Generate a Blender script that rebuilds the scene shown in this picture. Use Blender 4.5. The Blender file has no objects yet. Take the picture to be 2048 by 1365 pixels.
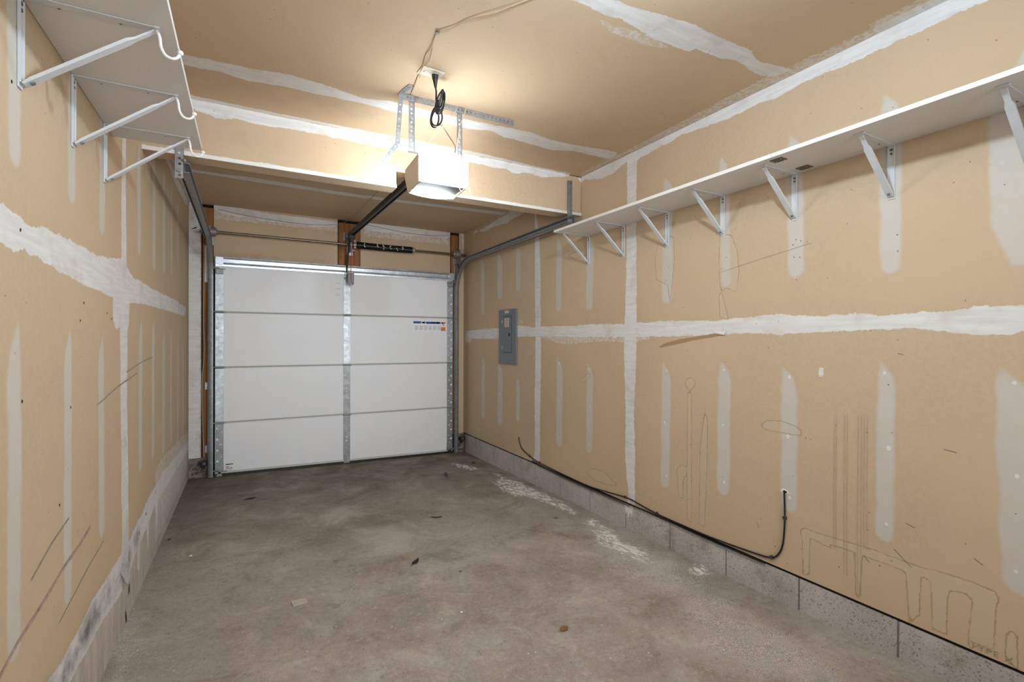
import bpy, bmesh, math, random
import numpy as np
from mathutils import Vector, Matrix
random.seed(7)
RNG = np.random.default_rng(11)
SC = bpy.context.scene
COL = SC.collection

# ---------------------------------------------------------------- room dimensions (metres)
XR, XL = 2.593, -0.208            # right / left wall faces
HC = 2.6305                       # ceiling height
YB = -6.7                         # wall behind the camera
YF = 0.045                        # wall that holds the garage door
BY, BBACK, BZ = -2.332, -2.2, 2.325   # dropped beam: near face, far face, underside
def floor_z(x, y):                # the slab falls towards the door
    return 0.0217 - 0.0146 * y - 0.0144 * x

# ---------------------------------------------------------------- object helpers
def tag(o, label=None, cat=None, group=None, kind=None):
    if label: o['label'] = label
    if cat: o['category'] = cat
    if group: o['group'] = group
    if kind: o['kind'] = kind
    return o

def thing(name, label, cat, loc=(0, 0, 0), group=None):
    o = bpy.data.objects.new(name, None)
    o.empty_display_size = 0.05
    COL.objects.link(o)
    o.location = loc
    return tag(o, label, cat, group)

def obj(name, bm, mats, parent=None, smooth=False, label=None):
    """link a bmesh (in world coordinates, or local ones when the parent sits at the origin) as ONE mesh object"""
    me = bpy.data.meshes.new(name)
    bmesh.ops.recalc_face_normals(bm, faces=bm.faces)
    bm.to_mesh(me); bm.free()
    if not isinstance(mats, (list, tuple)): mats = [mats]
    for m in mats: me.materials.append(m)
    if smooth:
        me.polygons.foreach_set('use_smooth', [True] * len(me.polygons))
        try: me.set_sharp_from_angle(angle=math.radians(40))
        except Exception: pass
    o = bpy.data.objects.new(name, me)
    COL.objects.link(o)
    if parent:
        o.parent = parent
        if parent.type == 'EMPTY' and parent.parent is None:
            o.location = -Vector(parent.location)     # meshes are written in room coordinates
    if label: o['label'] = label
    return o

def copy_thing(root, offset, label, group=None):
    """a copy of a thing together with its parts and sub-parts"""
    r = root.copy(); COL.objects.link(r)
    r.location = Vector(root.location) + Vector(offset)
    r['label'] = label
    if group: r['group'] = group
    for ch in list(root.children):
        c = ch.copy(); COL.objects.link(c); c.parent = r
        for g in list(ch.children):
            d = g.copy(); COL.objects.link(d); d.parent = c
    return r

def B(): return bmesh.new()

def add_box(bm, lo, hi, mi=0, bev=0.0):
    ret = bmesh.ops.create_cube(bm, size=1.0)
    vs = ret['verts']
    lo, hi = Vector(lo), Vector(hi)
    for v in vs:
        v.co = Vector(((v.co.x + .5) * (hi.x - lo.x) + lo.x, (v.co.y + .5) * (hi.y - lo.y) + lo.y, (v.co.z + .5) * (hi.z - lo.z) + lo.z))
    fs = set(f for v in vs for f in v.link_faces)
    for f in fs: f.material_index = mi
    if bev > 0:
        es = list(set(e for v in vs for e in v.link_edges))
        r = bmesh.ops.bevel(bm, geom=es, offset=bev, segments=2, affect='EDGES', profile=.5)
        for f in r['faces']: f.material_index = mi
    return vs

def add_quad(bm, pts, mi=0):
    f = bm.faces.new([bm.verts.new(p) for p in pts]); f.material_index = mi
    return f

def add_prism(bm, pts, d, mi=0):
    """closed polygon pts extruded by vector d"""
    d = Vector(d)
    a = [bm.verts.new(p) for p in pts]; b = [bm.verts.new(Vector(p) + d) for p in pts]
    n = len(pts)
    fs = [bm.faces.new(a), bm.faces.new(b[::-1])]
    for i in range(n): fs.append(bm.faces.new((a[i], b[i], b[(i + 1) % n], a[(i + 1) % n])))
    for f in fs: f.material_index = mi

def add_cyl(bm, p, q, r, seg=12, r2=None, mi=0):
    p, q = Vector(p), Vector(q)
    d = (q - p)
    m = d.to_track_quat('Z', 'Y').to_matrix()
    r2 = r if r2 is None else r2
    A = [bm.verts.new(p + m @ Vector((r * math.cos(t), r * math.sin(t), 0))) for t in [2 * math.pi * i / seg for i in range(seg)]]
    C = [bm.verts.new(q + m @ Vector((r2 * math.cos(t), r2 * math.sin(t), 0))) for t in [2 * math.pi * i / seg for i in range(seg)]]
    fs = [bm.faces.new(A[::-1]), bm.faces.new(C)]
    for i in range(seg): fs.append(bm.faces.new((A[i], A[(i + 1) % seg], C[(i + 1) % seg], C[i])))
    for f in fs: f.material_index = mi

def smooth_path(pts, n=6):
    P = [Vector(p) for p in pts]
    if len(P) < 3: return P
    out = []
    for i in range(len(P) - 1):
        p0, p1, p2, p3 = P[max(i - 1, 0)], P[i], P[i + 1], P[min(i + 2, len(P) - 1)]
        for k in range(n):
            t = k / n
            out.append(.5 * ((2 * p1) + (p2 - p0) * t + (2 * p0 - 5 * p1 + 4 * p2 - p3) * t * t + (3 * p1 - p0 - 3 * p2 + p3) * t ** 3))
    out.append(P[-1])
    return out

def add_tube(bm, pts, r, seg=8, n=6, mi=0):
    P = smooth_path(pts, n)
    rings = []
    up = None
    for i, p in enumerate(P):
        t = (P[min(i + 1, len(P) - 1)] - P[max(i - 1, 0)])
        if t.length < 1e-9: t = Vector((0, 0, 1))
        t.normalize()
        if up is None:
            up = t.orthogonal().normalized()
        up = (up - t * up.dot(t))
        up = up.normalized() if up.length > 1e-6 else t.orthogonal().normalized()
        s = t.cross(up)
        rings.append([bm.verts.new(p + r * (math.cos(a) * up + math.sin(a) * s)) for a in [2 * math.pi * k / seg for k in range(seg)]])
    for a, b in zip(rings, rings[1:]):
        for k in range(seg):
            f = bm.faces.new((a[k], a[(k + 1) % seg], b[(k + 1) % seg], b[k])); f.material_index = mi
    bm.faces.new(rings[0][::-1]); bm.faces.new(rings[-1])

def add_sweep(bm, path, frames, prof, closed=True, mi=0):
    """profile (a,b) swept along path; frames give the two axes per point"""
    rings = [[bm.verts.new(Vector(p) + a * Vector(u) + b * Vector(v)) for a, b in prof] for p, (u, v) in zip(path, frames)]
    n = len(prof)
    for r0, r1 in zip(rings, rings[1:]):
        for k in range(n if closed else n - 1):
            f = bm.faces.new((r0[k], r0[(k + 1) % n], r1[(k + 1) % n], r1[k])); f.material_index = mi
    if closed:
        bm.faces.new(rings[0][::-1]).material_index = mi; bm.faces.new(rings[-1]).material_index = mi

def add_perf(bm, o, u, v, L, W, n, hr, th, rows=1):
    """punched steel strip from o: length L along u, width W along v, n holes of radius hr, thickness th"""
    o, u, v = Vector(o), Vector(u).normalized(), Vector(v).normalized()
    w = u.cross(v).normalized()
    pitch = L / n; hw = W / rows
    new = []
    cache = {}
    def V(a, b):
        k = (round(a, 6), round(b, 6))
        if k not in cache: cache[k] = bm.verts.new(o + u * a + v * b)
        return cache[k]
    for j in range(rows):
        for i in range(n):
            a0, a1, b0, b1 = i * pitch, (i + 1) * pitch, j * hw, (j + 1) * hw
            ca, cb = (a0 + a1) / 2, (b0 + b1) / 2
            H = [V(ca + hr * math.cos(math.radians(45 * k + 22.5)), cb + hr * math.sin(math.radians(45 * k + 22.5))) for k in range(8)]
            c = [V(a1, b1), V(a0, b1), V(a0, b0), V(a1, b0)]
            new.append(bm.faces.new((c[0], H[1], H[0]))) ; new.append(bm.faces.new((c[0], c[1], H[2], H[1])))
            new.append(bm.faces.new((c[1], H[3], H[2]))) ; new.append(bm.faces.new((c[1], c[2], H[4], H[3])))
            new.append(bm.faces.new((c[2], H[5], H[4]))) ; new.append(bm.faces.new((c[2], c[3], H[6], H[5])))
            new.append(bm.faces.new((c[3], H[7], H[6]))) ; new.append(bm.faces.new((c[3], c[0], H[0], H[7])))
    ext = bmesh.ops.extrude_face_region(bm, geom=new)
    bmesh.ops.translate(bm, vec=w * th, verts=[g for g in ext['geom'] if isinstance(g, bmesh.types.BMVert)])

# ---------------------------------------------------------------- materials
def new_mat(name):
    m = bpy.data.materials.new(name); m.use_nodes = True
    nt = m.node_tree; nt.nodes.clear()
    out = nt.nodes.new('ShaderNodeOutputMaterial'); b = nt.nodes.new('ShaderNodeBsdfPrincipled')
    nt.links.new(b.outputs[0], out.inputs[0])
    return m, nt, b

class NT:
    """small wrapper to wire nodes"""
    def __init__(s, nt): s.nt = nt
    def n(s, t, **kw):
        nd = s.nt.nodes.new(t)
        for k, v in kw.items(): setattr(nd, k, v)
        return nd
    def put(s, sock, v):
        if isinstance(v, bpy.types.NodeSocket): s.nt.links.new(v, sock)
        else: sock.default_value = v
    def math(s, op, a, b=0.0, c=None, clamp=False):
        nd = s.n('ShaderNodeMath', operation=op, use_clamp=clamp)
        s.put(nd.inputs[0], a); s.put(nd.inputs[1], b)
        if c is not None: s.put(nd.inputs[2], c)
        return nd.outputs[0]
    def mix(s, f, a, b, mode='MIX'):
        nd = s.n('ShaderNodeMix', data_type='RGBA', blend_type=mode)
        s.put(nd.inputs[0], f)
        for i, v in ((6, a), (7, b)):
            if isinstance(v, tuple) and len(v) == 3: v = v + (1,)
            s.put(nd.inputs[i], v)
        return nd.outputs[2]
    def noise(s, vec, scale, detail=4, rough=.55, dist=0.0):
        nd = s.n('ShaderNodeTexNoise')
        s.nt.links.new(vec, nd.inputs['Vector'])
        nd.inputs['Scale'].default_value = scale; nd.inputs['Detail'].default_value = detail
        nd.inputs['Roughness'].default_value = rough; nd.inputs['Distortion'].default_value = dist
        return nd.outputs[0]
    def ss(s, x, lo, hi, a=0.0, b=1.0):
        nd = s.n('ShaderNodeMapRange', interpolation_type='SMOOTHSTEP')
        s.put(nd.inputs[0], x)
        for i, v in ((1, lo), (2, hi), (3, a), (4, b)): s.put(nd.inputs[i], v)
        return nd.outputs[0]
    def lin(s, x, lo, hi, a=0.0, b=1.0):
        nd = s.n('ShaderNodeMapRange'); s.put(nd.inputs[0], x)
        for i, v in ((1, lo), (2, hi), (3, a), (4, b)): s.put(nd.inputs[i], v)
        return nd.outputs[0]
    def attr(s, name):
        return s.n('ShaderNodeAttribute', attribute_name=name, attribute_type='GEOMETRY').outputs['Fac']
    def coord(s): return s.n('ShaderNodeTexCoord').outputs['Object']
    def scale(s, vec, sc):
        nd = s.n('ShaderNodeMapping'); s.nt.links.new(vec, nd.inputs[0]); nd.inputs['Scale'].default_value = sc
        return nd.outputs[0]

def simple(name, col, rough=.5, metal=0.0, var=0.08, scale=30, bump=0.0, spec=.5, stretch=None):
    m, nt, b = new_mat(name); N = NT(nt); P = N.coord()
    if stretch: P = N.scale(P, stretch)
    nz = N.noise(P, scale)
    f = N.lin(nz, .3, .7, 1 - var, 1 + var)
    c = N.mix(1.0, tuple(col), (1, 1, 1), 'MULTIPLY')
    vm = N.n('ShaderNodeVectorMath', operation='SCALE'); nt.links.new(c, vm.inputs[0]); nt.links.new(f, vm.inputs['Scale'])
    nt.links.new(vm.outputs[0], b.inputs['Base Color'])
    b.inputs['Roughness'].default_value = rough; b.inputs['Metallic'].default_value = metal
    b.inputs['Specular IOR Level'].default_value = spec
    if bump:
        bp = N.n('ShaderNodeBump'); bp.inputs['Strength'].default_value = bump; bp.inputs['Distance'].default_value = .002
        nt.links.new(nz, bp.inputs['Height']); nt.links.new(bp.outputs[0], b.inputs['Normal'])
    return m

PAPER = (.582, .440, .293); MUD = (.765, .745, .725); SKIM = (.605, .57, .515)

def drywall(name, paper=PAPER, axes='yz', plaster=False, streak=None):
    """brown-faced drywall; joint compound and stains come from signed distances stored on the mesh"""
    m, nt, b = new_mat(name); N = NT(nt); P = N.coord()
    fine = N.noise(P, 55, 3, .65); rag = N.noise(P, 13, 4, .72); big = N.noise(P, 1.3, 2, .5); vf = N.noise(P, 320, 0, .5); med = N.noise(P, 5, 3, .7)
    jag = N.math('ADD', N.math('MULTIPLY', N.math('SUBTRACT', rag, .5), .034), N.math('MULTIPLY', N.math('SUBTRACT', fine, .5), .012))
    col = N.mix(N.ss(big, .35, .65), tuple(c * .95 for c in paper), tuple(c * 1.04 for c in paper))
    col = N.mix(N.ss(fine, .3, .75), col, tuple(c * 1.03 for c in paper))
    col = N.mix(N.math('MULTIPLY', N.ss(vf, .55, .75), .16), col, tuple(c * .78 for c in paper))
    col = N.mix(N.math('MULTIPLY', N.ss(rag, .56, .72), .10), col, (.36, .275, .19))
    if plaster:   # scraped, grey skim on the lower part of the wall
        bs = N.attr('base'); e = N.math('ADD', bs, N.math('MULTIPLY', jag, 1.6))
        st = N.noise(N.scale(P, (1, 9, 1.6)), 3.0, 6, .7)
        pc = N.mix(N.ss(st, .3, .7), (.46, .405, .335), (.62, .565, .495))
        pc = N.mix(N.math('MULTIPLY', N.ss(N.noise(P, 60, 4, .7), .55, .75), .5), pc, (.30, .24, .18))
        col = N.mix(N.ss(e, -.012, .012), col, pc)
    sk = N.math('ADD', N.attr('skim'), N.math('MULTIPLY', jag, .55))
    skm = N.math('MULTIPLY', N.ss(sk, -.008, .012), N.lin(rag, .3, .7, .74, 1.0))
    col = N.mix(skm, col, SKIM)
    spot = N.math('MULTIPLY', N.ss(rag, .70, .76), N.ss(sk, .012, .02))
    col = N.mix(N.math('MULTIPLY', spot, .6), col, MUD)
    sm = N.ss(N.math('ADD', N.attr('smear'), N.math('MULTIPLY', jag, 1.4)), -.004, .006)
    col = N.mix(N.math('MULTIPLY', sm, N.ss(fine, .38, .6, .12, .6)), col, MUD)
    md = N.math('ADD', N.attr('mud'), jag)
    mm = N.ss(md, -.0022, .0022)
    strk = N.noise(N.scale(P, streak or (1, 1, 14)), 5, 3, .6)
    mc = N.mix(N.ss(strk, .3, .72), tuple(c * .90 for c in MUD), tuple(min(1, c * 1.03) for c in MUD))
    mc = N.mix(N.math('MULTIPLY', N.ss(med, .50, .70), .6), mc, (.60, .545, .48))
    col = N.mix(mm, col, mc)
    # tide marks: a thin brown line along the edge of the stain, a slightly paler inside
    sn = N.math('ADD', N.attr('stain'), N.math('MULTIPLY', N.math('SUBTRACT', fine, .5), .012))
    line = N.math('SUBTRACT', 1.0, N.ss(N.math('ABSOLUTE', sn), .0008, .0038))
    line = N.math('MULTIPLY', line, N.ss(rag, .30, .58, .22, .8))
    col = N.mix(N.math('MULTIPLY', N.ss(sn, 0, .004), .32), col, (.60, .52, .40))
    col = N.mix(line, col, (.37, .255, .125))
    # grime
    du = N.attr('dirt'); dn = N.ss(N.math('ADD', N.math('MULTIPLY', med, .55), N.math('MULTIPLY', rag, .45)), .36, .66)
    col = N.mix(N.math('MULTIPLY', N.math('MULTIPLY', du, dn), .72, clamp=True), col, (.19, .185, .19))
    wt = N.ss(N.math('ADD', N.attr('torn'), N.math('MULTIPLY', jag, .3)), -.0015, .0015)
    col = N.mix(wt, col, (.38, .25, .13))
    # fastener specks
    sp = N.n('ShaderNodeSeparateXYZ'); nt.links.new(P, sp.inputs[0]); cb = N.n('ShaderNodeCombineXYZ')
    ax = {'x': 0, 'y': 1, 'z': 2}
    nt.links.new(sp.outputs[ax[axes[0]]], cb.inputs[0]); nt.links.new(sp.outputs[ax[axes[1]]], cb.inputs[1])
    vo = N.n('ShaderNodeTexVoronoi', voronoi_dimensions='2D'); nt.links.new(cb.outputs[0], vo.inputs['Vector']); vo.inputs['Scale'].default_value = 3.6
    dot = N.math('SUBTRACT', 1.0, N.ss(vo.outputs['Distance'], .006, .0125))
    col = N.mix(N.math('MULTIPLY', dot, .65), col, (.12, .08, .05))
    nt.links.new(col, b.inputs['Base Color'])
    b.inputs['Roughness'].default_value = .82; b.inputs['Specular IOR Level'].default_value = .25
    return m

def concrete_floor():
    m, nt, b = new_mat('garage_slab'); N = NT(nt); P = N.coord()
    big = N.noise(P, .9, 3, .6, .4); mid = N.noise(P, 3.6, 6, .68, .5); fine = N.noise(P, 42, 4, .7); grit = N.noise(P, 260, 1, .6)
    c = N.mix(N.ss(big, .3, .7), (.295, .255, .212), (.39, .348, .297))
    c = N.mix(N.math('MULTIPLY', N.ss(mid, .50, .70), .65), c, (.50, .455, .40))
    c = N.mix(N.math('MULTIPLY', N.ss(mid, .50, .30), .75), c, (.20, .163, .128))
    c = N.mix(N.math('MULTIPLY', N.ss(N.noise(P, 1.9, 5, .75, .8), .52, .72), .55), c, (.215, .178, .142))
    c = N.mix(N.math('MULTIPLY', N.ss(fine, .52, .75), .45), c, (.53, .48, .42))
    c = N.mix(N.math('MULTIPLY', N.ss(fine, .47, .28), .5), c, (.19, .157, .127))
    c = N.mix(N.math('MULTIPLY', N.ss(grit, .58, .75), .45), c, (.62, .565, .50))
    c = N.mix(N.math('MULTIPLY', N.ss(grit, .42, .27), .5), c, (.15, .125, .105))
    blot = N.noise(P, 7.5, 4, .55, 1.2)
    c = N.mix(N.math('MULTIPLY', N.ss(blot, .66, .73), .5), c, (.19, .16, .135))
    rag = N.math('MULTIPLY', N.math('SUBTRACT', N.noise(P, 16, 4, .75), .5), .13)
    rag2 = N.math('MULTIPLY', N.math('SUBTRACT', N.noise(P, 5, 4, .7), .5), .30)
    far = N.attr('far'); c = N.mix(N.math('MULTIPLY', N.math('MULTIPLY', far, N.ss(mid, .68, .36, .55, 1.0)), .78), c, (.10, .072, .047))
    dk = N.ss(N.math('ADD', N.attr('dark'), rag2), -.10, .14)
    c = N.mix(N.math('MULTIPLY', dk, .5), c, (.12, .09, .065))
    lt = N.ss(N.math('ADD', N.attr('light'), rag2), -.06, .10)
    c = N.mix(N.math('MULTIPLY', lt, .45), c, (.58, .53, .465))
    ds = N.math('MULTIPLY', N.ss(N.math('ADD', N.attr('dust'), rag2), -.08, .10), N.ss(grit, .42, .60))
    c = N.mix(N.math('MULTIPLY', ds, .5), c, (.72, .68, .63))
    ef = N.ss(N.math('ADD', N.attr('salt'), N.math('MULTIPLY', rag, 1.5)), -.022, .03)
    ef = N.math('MULTIPLY', ef, N.ss(N.noise(N.scale(P, (1.6, .7, 1)), 22, 5, .8), .42, .58, .03, 1.0))
    c = N.mix(N.math('MULTIPLY', ef, .95), c, (.88, .85, .81))
    # stray chips of plaster and grit
    sp = N.n('ShaderNodeSeparateXYZ'); nt.links.new(P, sp.inputs[0]); cb = N.n('ShaderNodeCombineXYZ')
    nt.links.new(sp.outputs[0], cb.inputs[0]); nt.links.new(sp.outputs[1], cb.inputs[1])
    for sc, r, colr in ((3.1, .012, (.75, .71, .65)), (5.3, .022, (.13, .105, .09))):
        vo = N.n('ShaderNodeTexVoronoi', voronoi_dimensions='2D'); nt.links.new(cb.outputs[0], vo.inputs['Vector']); vo.inputs['Scale'].default_value = sc
        c = N.mix(N.math('MULTIPLY', N.math('SUBTRACT', 1.0, N.ss(vo.outputs['Distance'], r * .7, r)), .8), c, colr)
    nt.links.new(c, b.inputs['Base Color'])
    b.inputs['Roughness'].default_value = .8; b.inputs['Specular IOR Level'].default_value = .3
    bp = N.n('ShaderNodeBump'); bp.inputs['Strength'].default_value = .35; bp.inputs['Distance'].default_value = .004
    nt.links.new(N.noise(P, 180, 2, .7), bp.inputs['Height']); nt.links.new(bp.outputs[0], b.inputs['Normal'])
    return m

def block_mat():
    m, nt, b = new_mat('concrete_block'); N = NT(nt); P = N.coord()
    c = N.mix(N.ss(N.noise(P, 3, 3, .6), .3, .7), (.44, .405, .37), (.55, .515, .475))
    pit = N.noise(P, 130, 2, .6)
    c = N.mix(N.math('MULTIPLY', N.ss(pit, .56, .70), .75), c, (.14, .125, .11))
    c = N.mix(N.math('MULTIPLY', N.ss(pit, .44, .30), .55), c, (.58, .555, .52))
    c = N.mix(N.math('MULTIPLY', N.ss(N.noise(P, 5, 4, .75), .50, .72), .6), c, (.25, .20, .155))
    nt.links.new(c, b.inputs['Base Color']); b.inputs['Roughness'].default_value = .9; b.inputs['Specular IOR Level'].default_value = .2
    bp = N.n('ShaderNodeBump'); bp.inputs['Strength'].default_value = .6; bp.inputs['Distance'].default_value = .004
    nt.links.new(pit, bp.inputs['Height']); nt.links.new(bp.outputs[0], b.inputs['Normal'])
    return m

def wood_mat(name, a, c2, sc=(1, 1, .06)):
    m, nt, b = new_mat(name); N = NT(nt); P = N.scale(N.coord(), sc)
    g = N.noise(P, 38, 6, .6, .6); k = N.noise(N.coord(), 5, 3, .5)
    c = N.mix(N.ss(g, .3, .7), a, c2)
    c = N.mix(N.math('MULTIPLY', N.ss(k, .62, .72), .6), c, tuple(x * .25 for x in a))
    nt.links.new(c, b.inputs['Base Color']); b.inputs['Roughness'].default_value = .7
    return m

def galv(name, col, rough=.38, metal=.85):
    m, nt, b = new_mat(name); N = NT(nt); P = N.coord()
    vo = N.n('ShaderNodeTexVoronoi'); nt.links.new(P, vo.inputs['Vector']); vo.inputs['Scale'].default_value = 55
    sp = N.n('ShaderNodeSeparateColor'); nt.links.new(vo.outputs['Color'], sp.inputs[0])
    f = N.math('ADD', N.math('MULTIPLY', sp.outputs[0], .22), .86)
    f = N.math('MULTIPLY', f, N.lin(N.noise(P, 6, 4, .6), .3, .7, .9, 1.08))
    vm = N.n('ShaderNodeVectorMath', operation='SCALE'); vm.inputs[0].default_value = col; nt.links.new(f, vm.inputs['Scale'])
    nt.links.new(vm.outputs[0], b.inputs['Base Color'])
    b.inputs['Metallic'].default_value = metal
    nt.links.new(N.lin(N.noise(P, 20, 3), .3, .7, rough - .06, rough + .08), b.inputs['Roughness'])
    return m

def glow(name, col, strength):
    m, nt, b = new_mat(name); N = NT(nt)
    b.inputs['Base Color'].default_value = (.9, .9, .88, 1); b.inputs['Roughness'].default_value = .35
    b.inputs['Emission Color'].default_value = col + (1,)
    b.inputs['Emission Strength'].default_value = strength
    return m

M = dict(
    wall_r=drywall('drywall_right', streak=(1, 1, 12)),
    wall_l=drywall('drywall_left', plaster=True, streak=(1, 1, 12)),
    ceil=drywall('drywall_ceiling', axes='xy', streak=(1, 10, 1)),
    beam=drywall('drywall_beam', axes='xz', streak=(1, 1, 12)),
    front=drywall('drywall_front', axes='xz', streak=(1, 1, 12)),
    plain=simple('drywall_plain', PAPER, .85, var=.05),
    floor=concrete_floor(), block=block_mat(),
    dirtyblock=simple('stained_concrete', (.215, .185, .15), .95, var=.4, scale=14, bump=.5),
    mortar=simple('mortar', (.24, .215, .185), .95, var=.15, scale=80),
    gap=simple('dark_cavity', (.012, .010, .009), .95),
    oldmortar=simple('rough_mortar', (.12, .088, .062), .95, var=.35, scale=45, bump=1.0),
    stud=wood_mat('stud_wood', (.36, .155, .045), (.22, .085, .022)),
    raw=wood_mat('sawn_wood', (.50, .30, .14), (.33, .18, .08)),
    white=simple('white_melamine', (.74, .725, .70), .45, var=.02, scale=4),
    brk=simple('white_enamel', (.66, .675, .69), .35, var=.03, scale=20),
    hookm=simple('white_plastic_coat', (.82, .81, .78), .3, var=.02),
    door=simple('door_white', (.83, .83, .835), .55, var=.02, scale=2.5),
    rail=simple('door_edge_cream', (.56, .55, .50), .5, var=.04),
    galv=galv('galvanised_steel', (.45, .465, .48), .45),
    galvd=galv('dark_galvanised', (.33, .335, .325), .5, .75),
    strut=galv('bright_galvanised', (.66, .71, .77), .34, .9),
    steel=galv('grey_track_steel', (.36, .38, .39), .42, .75),
    zinc=galv('zinc_angle', (.36, .372, .385), .42, .7),
    hole=simple('punched_hole_white', (.86, .86, .84), .5, var=.02),
    shaft=simple('oiled_shaft', (.20, .165, .13), .35, .8, var=.15),
    cast=simple('cast_drum', (.30, .28, .26), .5, .6, var=.2),
    black=simple('black_plastic', (.012, .012, .013), .45, var=.1),
    chain=simple('greasy_black_rail', (.011, .0105, .0105), .5, .0, var=.3),
    spring=simple('black_spring', (.010, .010, .011), .4, .3, var=.3),
    ink=simple('white_stencil', (.62, .62, .60), .6),
    brass=simple('dull_brass_plate', (.17, .13, .065), .55, .5, var=.25, scale=60),
    dark=simple('dark_rust_plate', (.13, .11, .085), .6, .4, var=.25, scale=60),
    panel=simple('panel_blue_grey', (.155, .18, .205), .42, .2, var=.05, scale=12),
    panel2=simple('panel_door_grey', (.148, .172, .197), .40, .2, var=.05, scale=12),
    paper=simple('paper_label', (.62, .54, .42), .8, var=.12, scale=90),
    chrome=simple('chrome', (.8, .8, .8), .18, 1.0),
    cream=simple('opener_cream', (.62, .53, .41), .5, var=.05),
    body=simple('opener_grey', (.12, .123, .127), .5, .2, var=.06),
    lens=glow('lamp_lens', (.87, .945, 1.0), 41.0),
    lensf=glow('lamp_lens_front', (.87, .945, 1.0), 82.0),
    coax=simple('black_cable', (.010, .009, .008), .42, var=.1),
    brown=simple('brown_cable', (.055, .038, .024), .5, var=.1),
    wire=simple('tan_wire', (.48, .33, .20), .6, var=.1),
    pale=simple('pale_wire', (.66, .56, .44), .6, var=.1),
    outlet=simple('ivory_outlet', (.66, .58, .46), .45, var=.04),
    tagc=simple('tag_blue_grey', (.20, .235, .29), .55, var=.05),
    red=simple('tag_red', (.50, .06, .05), .55, var=.1),
    blue=simple('sticker_blue', (.012, .055, .36), .5, var=.15, scale=120),
    orange=simple('sticker_orange', (.60, .20, .06), .5, var=.1, scale=120),
    txt=simple('sticker_grey_text', (.50, .50, .47), .6, var=.18, scale=400),
    sred=simple('sticker_red', (.33, .07, .06), .6, var=.3, scale=300),
    leafb=simple('brown_leaf', (.40, .20, .07), .7, var=.25, scale=60),
    leafd=simple('dark_leaf', (.075, .055, .042), .8, var=.3, scale=60),
    cone=simple('grey_green_pod', (.085, .095, .08), .8, var=.35, scale=90),
    scrap=simple('pale_scrap', (.45, .395, .345), .85, var=.12, scale=60),
    tapeb=simple('pale_blue_tape', (.36, .46, .55), .6, var=.2, scale=60),
    scratch=simple('dark_scratch', (.34, .28, .225), .85, var=.3, scale=40),
    redscr=simple('red_scuff', (.42, .275, .225), .85, var=.3, scale=40),
    streakm=simple('thin_drip_mark', (.475, .365, .235), .85, var=.2, scale=40),
    dab=simple('white_compound', (.76, .735, .71), .85, var=.05),
    hair=simple('thin_pencil_mark', (.22, .19, .16), .85),
    stamp=simple('green_stamp_ink', (.36, .31, .21), .9),
)
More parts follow.
